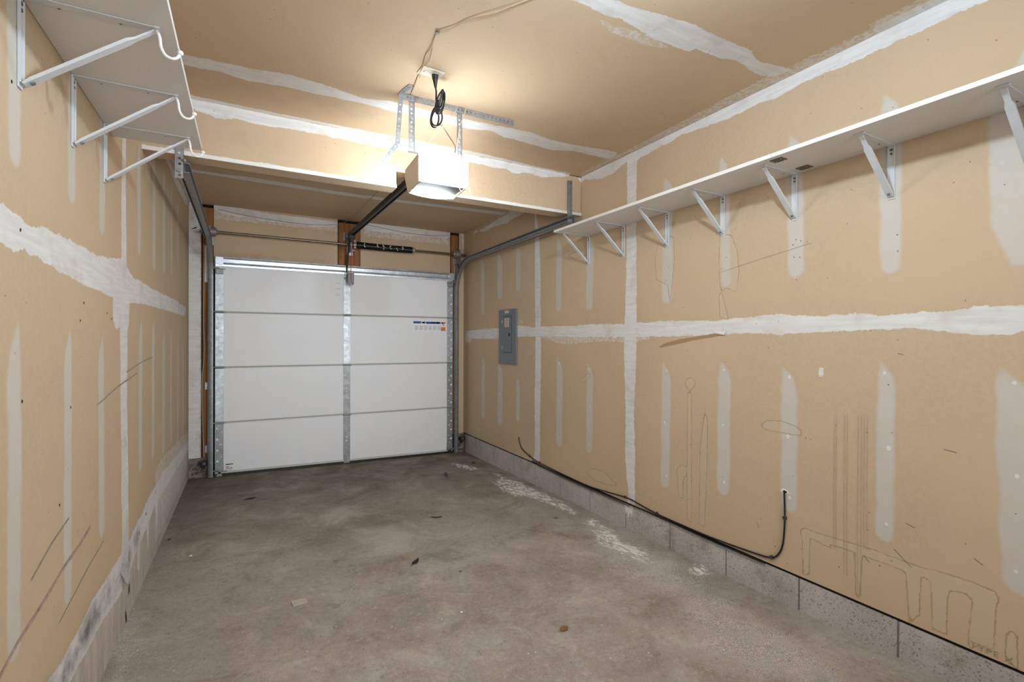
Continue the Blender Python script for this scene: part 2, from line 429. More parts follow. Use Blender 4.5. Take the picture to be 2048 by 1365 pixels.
PD = {
 'r_skim': [[-0.504,2.27,1.621,0.092],[-0.921,2.256,1.764,0.114],[-1.317,2.267,1.809,0.089],[-2.019,2.207,1.58,0.083],[-2.444,2.141,1.571,0.087],[-3.231,2.377,1.571,0.087],[-3.651,2.37,1.636,0.064],[-4.046,2.345,1.647,0.081],[-4.442,2.373,1.62,0.076],[-4.834,2.302,1.645,0.076],[-3.221,1.205,0.406,0.075],[-3.65,1.231,0.48,0.084],[-4.019,1.214,0.504,0.082],[-4.428,1.261,0.507,0.068],[-0.524,1.157,0.448,0.078],[-0.934,1.086,0.439,0.114],[-1.318,0.967,0.543,0.08],[-2.031,1.195,0.438,0.09],[-2.444,1.166,0.464,0.081],[-4.823,1.252,0.47,0.105]],
 'l_skim': [[-3.915,2.194,1.74,0.07],[-3.485,2.417,1.758,0.074],[-3.121,2.328,1.725,0.083],[-2.406,2.341,1.761,0.092],[-1.949,2.446,1.734,0.097],[-1.551,2.483,1.769,0.112],[-1.182,2.49,1.805,0.081],[-0.796,2.442,1.921,0.081],[-3.912,1.381,0.59,0.078],[-3.522,1.377,0.533,0.076],[-3.13,1.359,0.594,0.083],[-2.361,1.441,0.658,0.095],[-1.978,1.46,0.641,0.096],[-1.565,1.4,0.588,0.111],[-1.199,1.414,0.577,0.094],[-0.784,1.413,0.498,0.082],[-0.431,1.333,0.474,0.076]],
 'r_tape': [[-0.028,1.443],[-0.54,1.463],[-0.918,1.451],[-1.333,1.478],[-1.632,1.457],[-1.718,1.462],[-2.278,1.455],[-2.465,1.464],[-2.829,1.454],[-3.171,1.463],[-3.381,1.456],[-3.618,1.454],[-3.777,1.465],[-3.981,1.472],[-4.14,1.455],[-4.318,1.46],[-4.415,1.446],[-4.559,1.454],[-4.639,1.455],[-4.721,1.469],[-4.789,1.467],[-4.851,1.455],[-4.851,1.38],[-4.822,1.371],[-4.815,1.364],[-4.722,1.365],[-4.639,1.376],[-4.559,1.388],[-4.415,1.394],[-4.319,1.385],[-4.141,1.381],[-3.981,1.371],[-3.777,1.382],[-3.618,1.37],[-3.171,1.365],[-2.827,1.363],[-2.279,1.367],[-1.719,1.369],[-1.632,1.374],[-1.334,1.371],[-0.919,1.347],[-0.227,1.352],[-0.155,1.311],[-0.005,1.322]],
 'r_smear': [[-1.736,1.36],[-2.112,1.301],[-2.568,1.332],[-2.893,1.33],[-3.083,1.351],[-3.083,1.377],[-1.736,1.387]],
 'r_v1': [[-1.617,2.514],[-1.627,2.283],[-1.629,1.893],[-1.642,1.251],[-1.627,0.791],[-1.638,0.334],[-1.612,0.246],[-1.725,0.239],[-1.723,0.577],[-1.731,0.803],[-1.736,1.298],[-1.724,1.883],[-1.705,2.255],[-1.643,2.508]],
 'r_v2': [[-2.857,2.604],[-2.858,2.249],[-2.851,1.763],[-2.842,1.484],[-2.833,1.204],[-2.85,0.925],[-2.852,0.506],[-2.879,0.286],[-2.869,0.092],[-2.939,0.081],[-2.948,0.254],[-2.947,0.527],[-2.935,0.866],[-2.953,1.208],[-2.956,1.48],[-2.954,1.955],[-2.948,2.228],[-2.956,2.572]],
 'r_corner': [[-2.325,2.654],[-2.345,2.608],[-2.544,2.551],[-2.704,2.545],[-2.852,2.585],[-2.965,2.566],[-3.325,2.59],[-3.684,2.561],[-3.801,2.569],[-3.858,2.569],[-3.95,2.552],[-3.984,2.562],[-4.131,2.572],[-4.318,2.56],[-4.732,2.564],[-4.938,2.571],[-4.938,2.635],[-4.628,2.631]],
 'r_rear': [[-0.219,2.57],[-0.29,2.608],[-0.533,2.544],[-0.747,2.551],[-0.98,2.541],[-1.089,2.523],[-1.143,2.542],[-1.471,2.552],[-2.176,2.551],[-2.44,2.616],[-2.377,2.713],[-1.535,2.65]],
 'r_st0': [[-3.258,1.563],[-3.233,1.69],[-3.139,1.732],[-3.125,1.863],[-3.159,1.986],[-3.21,2.009],[-3.281,1.98],[-3.289,1.84],[-3.274,1.718],[-3.258,1.594]],
 'r_st1': [[-3.676,1.455],[-3.621,1.471],[-3.614,1.597],[-3.659,1.635],[-3.719,1.602],[-3.74,1.708],[-3.727,1.831],[-3.69,1.919],[-3.619,1.932],[-3.613,1.793],[-3.62,1.653]],
 'r_st2': [[-3.413,1.037],[-3.375,1.073],[-3.383,1.104],[-3.42,1.121],[-3.453,1.1],[-3.446,1.07]],
 'r_st3': [[-3.394,0.263],[-3.394,1.026],[-3.424,1.029],[-3.428,0.259]],
 'r_st4': [[-3.486,0.264],[-3.488,0.703],[-3.512,0.881],[-3.522,0.941],[-3.54,0.871],[-3.537,0.626],[-3.522,0.261]],
 'r_st5': [[-3.328,0.395],[-3.315,0.545],[-3.339,0.581],[-3.393,0.578],[-3.389,0.533],[-3.363,0.496],[-3.359,0.373]],
 'r_st6': [[-3.866,0.907],[-3.907,0.934],[-3.973,0.943],[-4.048,0.93],[-4.08,0.911],[-4.078,0.887],[-3.999,0.883],[-3.893,0.886]],
 'r_st7': [[-2.421,0.308],[-2.452,0.342],[-2.514,0.364],[-2.602,0.366],[-2.676,0.34],[-2.769,0.303],[-2.66,0.281],[-2.514,0.273]],
 'r_st8': [[-4.075,0.432],[-4.098,0.454],[-4.145,0.447],[-4.254,0.453],[-4.382,0.458],[-4.481,0.454],[-4.564,0.452],[-4.596,0.458],[-4.699,0.462],[-4.767,0.453],[-4.778,0.435],[-4.77,0.401],[-4.765,0.248],[-4.728,0.245],[-4.693,0.208],[-4.697,0.283],[-4.706,0.398],[-4.685,0.412],[-4.642,0.401],[-4.634,0.364],[-4.632,0.23],[-4.589,0.227],[-4.583,0.408],[-4.552,0.419],[-4.546,0.263],[-4.513,0.207],[-4.502,0.412],[-4.464,0.417],[-4.344,0.417],[-4.335,0.245],[-4.32,0.216],[-4.313,0.42],[-4.211,0.415],[-4.218,0.4],[-4.122,0.415],[-4.118,0.24],[-4.09,0.228],[-4.087,0.393]],
 'r_st9': [[-4.271,0.304],[-4.272,1.014],[-4.278,1.015],[-4.283,0.31]],
 'r_st10': [[-4.326,0.241],[-4.328,1.021],[-4.334,1.022],[-4.339,0.247]],
 'r_st11': [[-4.35,0.445],[-4.353,1.025],[-4.357,1.025],[-4.362,0.45]],
 'r_st12': [[-4.229,0.399],[-4.228,1.008],[-4.235,1.009],[-4.237,0.402]],
 'r_st13': [[-2.301,1.004],[-2.386,1.062],[-2.436,1.092],[-2.449,1.066],[-2.399,1.012]],
 'r_st14': [[-2.151,2.035],[-2.248,2.048],[-2.348,2.052],[-2.393,2.006],[-2.248,1.996]],
 'r_st15': [[-4.794,0.229],[-4.796,0.318],[-4.809,0.338],[-4.824,0.329],[-4.827,0.214]],
 'r_torn': [[-3.128,1.286],[-3.214,1.322],[-3.335,1.348],[-3.485,1.368],[-3.622,1.384],[-3.676,1.381],[-3.622,1.365],[-3.449,1.342],[-3.296,1.314]],
 'r_white': [[-4.16,1.218],[-4.175,1.219],[-4.18,1.185],[-4.169,1.161],[-4.16,1.179]],
 'l_tape': [[-4.159,1.644],[-3.988,1.641],[-3.912,1.633],[-3.841,1.621],[-3.712,1.636],[-3.444,1.643],[-3.195,1.642],[-3.003,1.661],[-2.789,1.69],[-2.542,1.635],[-1.999,1.629],[-0.948,1.636],[-0.199,1.621],[-0.281,1.541],[-1.547,1.532],[-2.065,1.528],[-2.588,1.513],[-2.789,1.476],[-2.935,1.504],[-3.081,1.513],[-3.356,1.52],[-3.621,1.537],[-3.829,1.553],[-3.851,1.564],[-3.881,1.557],[-3.909,1.541],[-3.988,1.549],[-4.159,1.564]],
 'l_blob': [[-2.961,1.518],[-2.952,1.418],[-2.9,1.378],[-2.845,1.39],[-2.798,1.363],[-2.707,1.363],[-2.643,1.405],[-2.633,1.498]],
 'l_v': [[-2.782,2.218],[-2.8,1.941],[-2.799,1.683],[-2.827,1.401],[-2.816,1.079],[-2.796,0.86],[-2.795,0.643],[-2.784,0.465],[-2.813,0.368],[-2.627,0.246],[-2.639,0.413],[-2.651,0.601],[-2.662,0.787],[-2.685,1.064],[-2.676,1.405],[-2.698,1.697],[-2.71,1.964],[-2.711,2.244]],
 'l_rear': [[-1.509,2.537],[-1.342,2.549],[-1.131,2.535],[-0.832,2.52],[-0.486,2.537],[-0.168,2.546],[-0.037,2.596],[-0.082,2.622],[-1.51,2.596]],
 'l_base_top': [[-0.099,0.387],[-0.967,0.438],[-1.583,0.471],[-1.902,0.459],[-2.075,0.463],[-2.303,0.432],[-2.475,0.427],[-2.628,0.404],[-2.869,0.412],[-3.099,0.414],[-3.282,0.42],[-3.404,0.403],[-3.549,0.398],[-3.691,0.404],[-3.818,0.413]],
 'l_base_low': [[-0.098,0.3],[-0.966,0.324],[-1.582,0.341],[-1.902,0.355],[-2.074,0.322],[-2.302,0.304],[-2.499,0.289],[-2.671,0.241],[-2.869,0.243],[-3.099,0.275],[-3.282,0.281],[-3.404,0.283],[-3.501,0.286],[-3.635,0.292]],
 'l_scr1': [[-3.841,0.817],[-3.676,0.811],[-3.463,0.808],[-3.457,0.801],[-3.676,0.805],[-3.837,0.814]],
 'l_scr2': [[-3.988,0.629],[-3.88,0.628],[-3.676,0.636],[-3.452,0.64],[-3.283,0.611],[-3.447,0.629],[-3.664,0.624],[-3.865,0.616],[-3.988,0.622]],
 'l_scr3': [[-3.18,1.133],[-2.826,1.125],[-2.235,1.162],[-2.22,1.156],[-2.816,1.117],[-3.173,1.129]],
 'c_b1': [[1.391,-4.026],[1.482,-4.016],[1.617,-4.033],[1.866,-4.064],[2.011,-4.058],[2.238,-4.061],[2.33,-4.018],[2.485,-4.052],[2.537,-4.051],[2.537,-4.001],[2.501,-3.961],[2.446,-3.951],[2.37,-3.959],[2.235,-3.979],[2.172,-3.954],[2.007,-3.955],[2.001,-3.921],[1.783,-3.916],[1.588,-3.946],[1.501,-3.936],[1.351,-3.944],[1.246,-3.947]],
 'c_b2': [[-0.026,-2.802],[0.01,-2.801],[0.167,-2.815],[0.255,-2.82],[0.465,-2.851],[0.63,-2.83],[0.815,-2.786],[0.944,-2.826],[1.411,-2.824],[1.607,-2.841],[1.812,-2.849],[1.994,-2.82],[2.171,-2.826],[2.399,-2.856],[2.502,-2.863],[2.552,-2.752],[2.511,-2.73],[2.407,-2.737],[2.237,-2.736],[2.085,-2.681],[1.903,-2.696],[1.702,-2.711],[1.593,-2.753],[1.46,-2.712],[0.974,-2.711],[0.827,-2.729],[0.606,-2.713],[0.427,-2.718],[0.27,-2.686],[0.158,-2.717],[0.001,-2.699],[-0.038,-2.697]],
 'c_right': [[2.573,-2.352],[2.531,-2.408],[2.524,-2.647],[2.532,-2.92],[2.507,-3.632],[2.496,-3.916],[2.506,-4.063],[2.53,-4.408],[2.528,-4.587],[2.53,-4.738],[2.592,-4.772],[2.593,-4.613],[2.59,-3.803]],
 'c_beam': [[-0.004,-2.393],[0.024,-2.378],[0.434,-2.37],[1.126,-2.383],[1.678,-2.394],[2.192,-2.357],[2.457,-2.367],[2.477,-2.339],[2.209,-2.329],[1.705,-2.336],[1.143,-2.321],[0.436,-2.342],[-0.01,-2.323]],
 'c_rear': [[-0.23,-1.07],[-0.122,-1.033],[0.07,-1.025],[0.349,-1.046],[0.953,-0.991],[1.5,-1.001],[2.511,-1.083],[2.617,-1.098],[2.674,-0.992],[2.565,-0.978],[1.523,-0.92],[0.967,-0.898],[0.329,-0.936],[0.067,-0.957],[-0.127,-0.967],[-0.239,-0.993]],
 'c_rearR': [[2.597,-0.209],[2.592,-0.265],[2.583,-0.942],[2.572,-1.506],[2.593,-1.954],[2.586,-2.386],[2.772,-2.209],[2.784,-1.214],[2.789,-0.004]],
 'c_rearL': [[-0.22,-1.234],[-0.182,-1.233],[-0.177,-0.914],[-0.18,-0.408],[-0.16,0.159],[-0.228,0.197],[-0.23,-1.07]],
 'b_top': [[-0.21,2.636],[0.013,2.632],[0.437,2.635],[1.14,2.626],[1.706,2.632],[2.207,2.629],[2.473,2.632],[2.473,2.616],[2.342,2.591],[2.229,2.565],[2.077,2.581],[2.013,2.563],[1.959,2.558],[1.918,2.58],[1.809,2.572],[1.707,2.576],[1.672,2.577],[1.13,2.563],[0.828,2.567],[0.516,2.57],[0.437,2.568],[0.349,2.561],[0.21,2.568],[0.115,2.552],[0.091,2.564],[0.036,2.573],[0.014,2.579],[-0.21,2.579]],
 'b_right': [[2.554,2.629],[2.569,2.604],[2.593,2.588],[2.593,2.64]],
 'f_topl': [[-0.009,2.653],[0.428,2.613],[1.131,2.607],[1.131,2.558],[0.95,2.522],[0.756,2.531],[0.428,2.528],[0.103,2.548],[0.045,2.569],[-0.009,2.591]],
 'f_topr': [[1.371,2.651],[1.804,2.635],[2.435,2.623],[2.435,2.582],[2.365,2.544],[2.221,2.559],[1.879,2.529],[1.746,2.549],[1.55,2.54],[1.441,2.555],[1.371,2.586]],
 'f_left': [[-0.237,2.669],[-0.127,2.661],[-0.125,1.238],[-0.132,0.479],[-0.124,0.145],[-0.235,0.159]],
 'f_rcorner': [[2.539,2.622],[2.578,2.59],[2.565,2.553],[2.591,2.434],[2.611,2.375],[2.631,2.498],[2.63,2.651]],
 'g_e1': [[2.336,-1.335],[2.432,-1.304],[2.522,-1.488],[2.519,-1.845],[2.532,-2.135],[2.484,-2.428],[2.441,-2.456],[2.428,-2.253],[2.384,-1.984],[2.275,-1.836],[2.255,-1.626],[2.29,-1.428]],
 'g_e1b': [[2.448,-1.056],[2.479,-1.16],[2.462,-1.299],[2.414,-1.233]],
 'g_e0': [[2.225,-0.461],[2.335,-0.619],[2.405,-0.851],[2.286,-0.862],[2.221,-0.686]],
 'g_e2': [[2.449,-2.582],[2.511,-2.59],[2.481,-2.714],[2.476,-2.84],[2.423,-2.992],[2.427,-3.217],[2.34,-3.368],[2.301,-3.348],[2.306,-3.195],[2.273,-3.095],[2.254,-2.997],[2.362,-2.781]],
 'g_e3': [[2.529,-3.503],[2.61,-3.494],[2.584,-3.568],[2.525,-3.6],[2.47,-3.578],[2.483,-3.536]],
 'g_dust': [[2.449,-2.582],[2.464,-2.895],[2.455,-3.231],[2.558,-3.59],[2.436,-3.752],[2.258,-3.745],[2.092,-3.601],[2.087,-3.378],[2.225,-2.982]],
 'g_dust2': [[2.19,-3.709],[2.46,-3.764],[2.321,-4.056],[2.332,-4.232],[2.265,-4.461],[2.03,-4.337],[1.962,-4.15],[2.037,-3.907]],
 'g_light1': [[0.892,-2.002],[1.19,-2.049],[1.259,-2.293],[1.185,-2.53],[1.029,-2.532],[0.9,-2.296]],
 'g_light2': [[0.8,-1.487],[0.957,-1.432],[0.959,-1.633],[0.825,-1.805],[0.744,-1.647]],
 'g_dark1': [[-0.232,0.0],[0.058,-0.243],[0.148,-0.64],[0.06,-1.108],[0.007,-1.742],[-0.141,-1.842],[-0.228,-1.318]],
 'g_dark2': [[0.888,-1.837],[1.081,-1.758],[1.217,-1.949],[1.134,-2.127],[0.938,-2.108],[0.862,-1.987]],
 'g_wet': [[2.394,-3.469],[2.508,-3.493],[2.581,-3.67],[2.448,-3.787],[2.346,-3.763],[2.339,-3.608]],
 'g_left': [[-0.271,-2.335],[-0.177,-2.442],[-0.126,-3.195],[-0.183,-3.165],[-0.21,-2.812]],
}
# ---------------------------------------------------------------- painted grids (walls, ceiling, floor)
def sdf_poly(pts, poly, R=.08):
    """signed distance (inside positive) of many 2D points to a closed polygon, clipped to R"""
    poly = np.asarray(poly, float)
    out = np.full(len(pts), -R)
    lo, hi = poly.min(0) - R, poly.max(0) + R
    idx = np.where((pts[:, 0] > lo[0]) & (pts[:, 0] < hi[0]) & (pts[:, 1] > lo[1]) & (pts[:, 1] < hi[1]))[0]
    if len(idx) == 0: return out
    p = pts[idx]
    d = np.full(len(p), 1e9); ins = np.zeros(len(p), bool)
    n = len(poly)
    for i in range(n):
        a, b = poly[i], poly[(i + 1) % n]
        e = b - a; L = (e * e).sum()
        if L < 1e-12: continue
        t = np.clip(((p - a) @ e) / L, 0, 1)
        q = p - a - t[:, None] * e
        d = np.minimum(d, (q * q).sum(1))
        c = ((a[1] > p[:, 1]) != (b[1] > p[:, 1]))
        with np.errstate(divide='ignore', invalid='ignore'):
            x = (b[0] - a[0]) * (p[:, 1] - a[1]) / (b[1] - a[1]) + a[0]
        ins ^= c & (p[:, 0] < x)
    d = np.sqrt(d)
    out[idx] = np.clip(np.where(ins, d, -d), -R, R)
    return out

def strip_poly(y, zt, zb, w, rng):
    """outline of a trowelled strip over a row of screws: pointed above, rounded below, slightly wavy"""
    L = zt - zb
    ts = list(np.linspace(0, 1 - min(.3, .7 * w / L), 13)) + [1 - k * w / L for k in (.45, .3, .2, .12, .06, .02, .0)]
    left, right = [], []
    lean = rng.uniform(-.25, .25) * w
    for t in ts:
        z = zt - t * L
        s = zt - z; e = z - zb
        k = min(1, (s / .10) ** .55 if s > 0 else 0, math.sqrt(max(0, 1 - max(0, 1 - e / (w * .55)) ** 2)))
        wob = rng.uniform(-.07, .07) * w * (1 if e > w else .2)
        c = y + lean * (t - .5) + wob * .6
        off = (1 - k) * w * .35 * (1 if s < .2 else 0)
        left.append((c - k * w / 2 + off, z)); right.append((c + k * w / 2 + off + wob * .3, z))
    return left + right[::-1]

def bandpoly(lo, hi):   # rectangle
    return [(lo[0], lo[1]), (hi[0], lo[1]), (hi[0], hi[1]), (lo[0], hi[1])]

ATTRS = ('mud', 'skim', 'smear', 'stain', 'dirt', 'torn', 'base')
def grid(name, u0, u1, v0, v1, step, to3, paint, mats, attrs=ATTRS, thick=None, keep=None, extra=None):
    """surface grid with painted attributes; to3(u,v)->xyz; thick = vector to the hidden back face"""
    nu = max(2, int(round((u1 - u0) / step)) + 1); nv = max(2, int(round((v1 - v0) / step)) + 1)
    U, V = np.meshgrid(np.linspace(u0, u1, nu), np.linspace(v0, v1, nv), indexing='ij')
    pts = np.stack([U.ravel(), V.ravel()], 1)
    X = to3(pts[:, 0], pts[:, 1])
    idx = np.arange(nu * nv).reshape(nu, nv)
    quads = np.stack([idx[:-1, :-1], idx[1:, :-1], idx[1:, 1:], idx[:-1, 1:]], -1).reshape(-1, 4)
    if keep is not None:
        c = pts[quads].mean(1); quads = quads[keep(c[:, 0], c[:, 1])]
    verts = [X]; faces = quads.tolist(); fm = [0] * len(faces)
    n0 = len(X)
    if thick is not None:
        t = np.asarray(thick, float)
        cor = [idx[0, 0], idx[-1, 0], idx[-1, -1], idx[0, -1]]
        verts.append(X[cor] + t); b = [n0, n0 + 1, n0 + 2, n0 + 3]; faces.append(b[::-1]); fm.append(0)
        n0 += 4
        for k in range(4):
            faces.append([cor[k], cor[(k + 1) % 4], b[(k + 1) % 4], b[k]]); fm.append(0)
    if extra is not None:       # more geometry in the same mesh: list of (points, material index)
        for P, mi in extra:
            verts.append(np.asarray(P, float)); faces.append(list(range(n0, n0 + len(P)))); fm.append(mi); n0 += len(P)
    allv = np.concatenate(verts)
    me = bpy.data.meshes.new(name)
    me.from_pydata(allv.tolist(), [], faces)
    A = paint(pts)
    for a in attrs:
        arr = np.full(len(allv), -.08 if a not in ('dirt', 'far') else 0.0, np.float32)
        if a in A: arr[:len(X)] = A[a]
        at = me.attributes.new(a, 'FLOAT', 'POINT'); at.data.foreach_set('value', arr)
    for m in mats: me.materials.append(m)
    me.polygons.foreach_set('material_index', np.asarray(fm, np.int32))
    me.update()
    o = bpy.data.objects.new(name, me); COL.objects.link(o)
    o['kind'] = 'structure'
    return o

def union(pts, polys):
    r = np.full(len(pts), -.08)
    for p in polys: r = np.maximum(r, sdf_poly(pts, p))
    return r

def ribbon(pts, w, f, off=.0012):
    """thin painted line on a surface: list of quads; f(u,v,off)->xyz"""
    out = []
    for (a, b) in zip(pts, pts[1:]):
        a, b = np.array(a, float), np.array(b, float); d = b - a; d /= np.hypot(*d); n = np.array([-d[1], d[0]]) * w / 2
        out.append([f(*(a + n), off), f(*(b + n), off), f(*(b - n), off), f(*(a - n), off)])
    return out

# ---- right wall: drywall above a course of concrete blocks, with a dark gap between
rw = np.random.default_rng(3)
def paint_r(pts):
    y, z = pts[:, 0], pts[:, 1]
    A = {}
    A['mud'] = union(pts, [PD['r_tape'], PD['r_v1'], PD['r_v2'], PD['r_corner'], PD['r_rear'], PD['r_white'],
                           bandpoly((-6.7, 1.375), (-4.80, 1.462)), bandpoly((-6.7, 2.572), (-4.4, 2.64)),
                           [(-.55, 1.46), (-1.20, 1.463), (-1.22, 1.376), (-.5, 1.376)]])
    A['skim'] = union(pts, [strip_poly(*s, rw) for s in PD['r_skim']] +
                      [[(-4.79, 1.10), (-4.83, 1.16), (-4.90, 1.22), (-4.98, 1.30), (-5.3, 1.30), (-5.3, .30), (-4.93, .40), (-4.87, .5), (-4.82, .62), (-4.80, .8)],
                       [(-4.74, 2.12), (-4.75, 1.75), (-4.80, 1.60), (-5.0, 1.60), (-5.0, 2.5), (-4.86, 2.40)]])
    A['smear'] = union(pts, [PD['r_smear'], [(-1.30, 1.50), (-1.40, 1.50), (-1.40, 1.53), (-1.33, 1.54)]])
    A['stain'] = union(pts, [PD['r_st%d' % i] for i in (0, 1, 2, 3, 4, 5, 6, 7, 8, 13, 14, 15)])
    A['torn'] = union(pts, [PD['r_torn']])
    d = np.clip((.55 - z) / .5, 0, 1) * np.clip((y + 1.9) / 1.6, 0, 1) * .75        # splashed corner by the door
    d = np.maximum(d, .5 * np.exp(-((y + .10) / .16) ** 2) * (z < 1.3))
    A['dirt'] = d * .55
    return A
fR = lambda u, v, o=0: (XR - o, u, v)
ex = []
for k in (9, 10, 11, 12):
    q = np.array(PD['r_st%d' % k]); ym = q[:, 0].mean()
    for yy in (q[:, 0].min(), q[:, 0].max()):
        ex += [(r, 1) for r in ribbon([(yy, q[:, 1].min()), (yy + .002, .6), (yy, q[:, 1].max())], .0022, fR)]
for a, b in (((-4.50, .61), (-4.532, .60)), ((-4.46, .49), (-4.52, .44)), ((-4.35, .42), (-4.37, .40)), ((-4.47, 1.29), (-4.49, 1.285)), ((-4.71, .55), (-4.735, .535)),
             ((-3.85, .40), (-3.862, .37)), ((-4.62, .93), (-4.66, .925))):
    ex += [(r, 2) for r in ribbon([a, b], .003, fR)]
ex += [(r, 1) for r in ribbon([(-3.60, 1.72), (-4.12, 1.80)], .002, fR)]
for (y, z) in ((-4.049, 1.828), (-4.035, 1.806), (-4.073, 1.819), (-4.04, 1.745), (-4.069, 1.74), (-4.053, 1.635), (-4.467, 1.774), (-4.469, 1.706), (-4.438, 1.16),
               (-.66, .72), (-1.0, .33), (-3.66, 1.80), (-3.63, 1.74), (-3.24, 1.80), (-3.22, 1.72), (-4.41, .40), (-4.25, .33), (-3.95, .31), (-4.36, .95), (-4.1, .88)):
    r = .0034
    ex.append(([fR(y + r * math.cos(t), z + r * math.sin(t), .001) for t in np.linspace(0, 6.28, 9)[:-1]], 2))
for (y, zt, zb, w) in PD['r_skim']:          # dabs of white compound over the screws
    if zt < 1.3 and zb < .6:
        for q in (.93, .52, .10):
            yy, zz, r = y + rw.uniform(-.012, .012), zb + (zt - zb) * q, rw.uniform(.005, .009)
            ex.append(([fR(yy + r * math.cos(t), zz + r * 1.2 * math.sin(t), .0008) for t in np.linspace(0, 6.28, 10)[:-1]], 4))
wall_r = grid('wall_right', YB, YF, .2135, HC + .02, .0125, lambda u, v: np.stack([np.full_like(u, XR), u, v], 1), paint_r,
              [M['wall_r'], M['streakm'], M['hair'], M['gap'], M['dab']], thick=(.0127, 0, 0),
              extra=ex + [([(XR + .012, YB, -.1), (XR + .012, YF + .1, -.1), (XR + .012, YF + .1, .6), (XR + .012, YB, .6)], 3)])
tag(wall_r, 'tan unpainted drywall with white taped seams, right of the garage door', 'wall')
# stamp on the drywall, bottom right
cu = bpy.data.curves.new('type_stamp', 'FONT'); cu.body = 'TYPE X'; cu.size = .030; cu.space_character = 1.25; cu.extrude = .0003
to = bpy.data.objects.new('type_stamp', cu)
bpy.context.view_layer.update()
COL.objects.link(to)
dg = bpy.context.evaluated_depsgraph_get(); tm = bpy.data.meshes.new_from_object(to.evaluated_get(dg))
bpy.data.objects.remove(to)
tm.materials.clear(); tm.materials.append(M['stamp'])
# letters run towards the camera along the wall
tm.transform(Matrix(((0, 0, -1, XR - .0012), (-1, 0, 0, -4.700), (0, 1, 0, .224), (0, 0, 0, 1))))
to = bpy.data.objects.new('stamp_text', tm); COL.objects.link(to); to.parent = wall_r

# ---- concrete block course
bm = B()
edges = [-.005] + [-.820 - .4060 * k for k in range(16)]
edges.insert(1, -.41)
for a, b in zip(edges, edges[1:]):
    a2, b2 = a - .0045, b + .0045
    zs = [floor_z(XR, a) - .06, floor_z(XR, b) - .06]
    add_prism(bm, [(XR + .004, a2, zs[0]), (XR + .004, b2, zs[1]), (XR + .004, b2, .198), (XR + .004, a2, .198)], (.1, 0, 0))
add_box(bm, (XR + .0075, YB, -.1), (XR + .09, YF, .197), mi=1)
yy = -2.835          # compound from the seam above that ran down over the block
add_prism(bm, [(XR + .0045, yy, .198), (XR + .0045, -2.925, .198), (XR + .0045, -2.918, .150), (XR + .0045, -2.910, .118), (XR + .0045, -2.902, .155), (XR + .0045, -2.888, .135), (XR + .0045, -2.878, .105), (XR + .0045, -2.868, .150), (XR + .0045, -2.852, .128), (XR + .0045, -2.845, .165)], (-.001, 0, 0), mi=2)
o = obj('baseboard_right', bm, [M['block'], M['mortar'], M['dab']])
tag(o, 'grey concrete block course along the foot of the right wall', 'block course', kind='structure')

# ---- left wall
rl = np.random.default_rng(5)
bt, bl = np.array(PD['l_base_top'])[::-1], np.array(PD['l_base_low'])[::-1]
def paint_l(pts):
    y, z = pts[:, 0], pts[:, 1]
    A = {}
    top = np.interp(y, bt[:, 0], bt[:, 1]); low = np.interp(y, bl[:, 0], bl[:, 1])
    A['base'] = np.clip(np.minimum(low + .03, top) - z, -.08, .08)
    bandm = np.minimum(top - z, z - low)
    A['mud'] = np.maximum(union(pts, [PD['l_tape'], PD['l_blob'], PD['l_v'], PD['l_rear'], bandpoly((-6.7, 1.44), (-4.1, 1.66)),
                                      [(-2.81, .36), (-2.70, .37), (-2.66, .30), (-2.72, .24), (-2.80, .25)],
                                      [(-2.2, .40), (-2.15, .18), (-2.12, .18), (-2.1, .40)], [(-1.9, .42), (-1.86, .22), (-1.82, .22), (-1.8, .42)],
                                      [(-2.45, .40), (-2.44, .20), (-2.38, .16), (-2.37, .40)]]), np.clip(bandm, -.08, .08))
    A['skim'] = union(pts, [strip_poly(*s, rl) for s in PD['l_skim']])
    A['smear'] = np.clip(np.maximum(np.minimum(top + .10 - z, z - .12) * (y > -1.9) - .08 * (y <= -1.9), union(pts, [PD['l_blob']])), -.08, .08)
    A['torn'] = union(pts, [[(-2.62, .21), (-2.655, .20), (-2.66, .16), (-2.63, .15)]])
    d = np.exp(-((z - (top + low) / 2) / .055) ** 2) * np.clip((-2.2 - y) / .4, 0, 1) * 1.5
    d = np.maximum(d, .35 * np.exp(-((z - .12) / .13) ** 2))
    d = np.maximum(d, .55 * np.exp(-((z - 1.62) / .14) ** 2 - ((y + .45) / .3) ** 2))
    d = np.maximum(d, .4 * np.exp(-((z - .55) / .12) ** 2) * np.clip((y + 1.6) / 1., 0, 1))
    A['dirt'] = d
    return A
fL = lambda u, v, o=0: (XL + o, u, v)
ex = []
for a, b in (((-3.81, .735), (-3.515, .795)), ((-3.20, 1.10), (-2.46, 1.17)), ((-2.7, 1.19), (-2.0, 1.235))):
    ex += [(r, 1) for r in ribbon([a, ((a[0] + b[0]) / 2, (a[1] + b[1]) / 2 + .008), b], .0065, fL)]
sc2 = [(-4.05, .585), (-3.90, .622), (-3.72, .640), (-3.55, .665), (-3.40, .672), (-3.28, .690)]
ex += [(r, 2) for r in ribbon(sc2, .011, fL)]
ex += [(r, 1) for r in ribbon([(-3.6, .52), (-3.3, .56), (-3.1, .575)], .004, fL)]
for (y, z, r) in ((-2.638, .186, .016), (-2.702, .063, .022), (-2.712, .10, .014), (-2.745, .30, .009), (-2.40, .36, .008), (-2.2, .395, .008), (-1.9, .43, .008)):
    ex.append(([fL(y + r * .7 * math.cos(t) * random.uniform(.7, 1.2), z + r * 1.5 * math.sin(t), .0012) for t in np.linspace(0, 6.28, 11)[:-1]], 3))
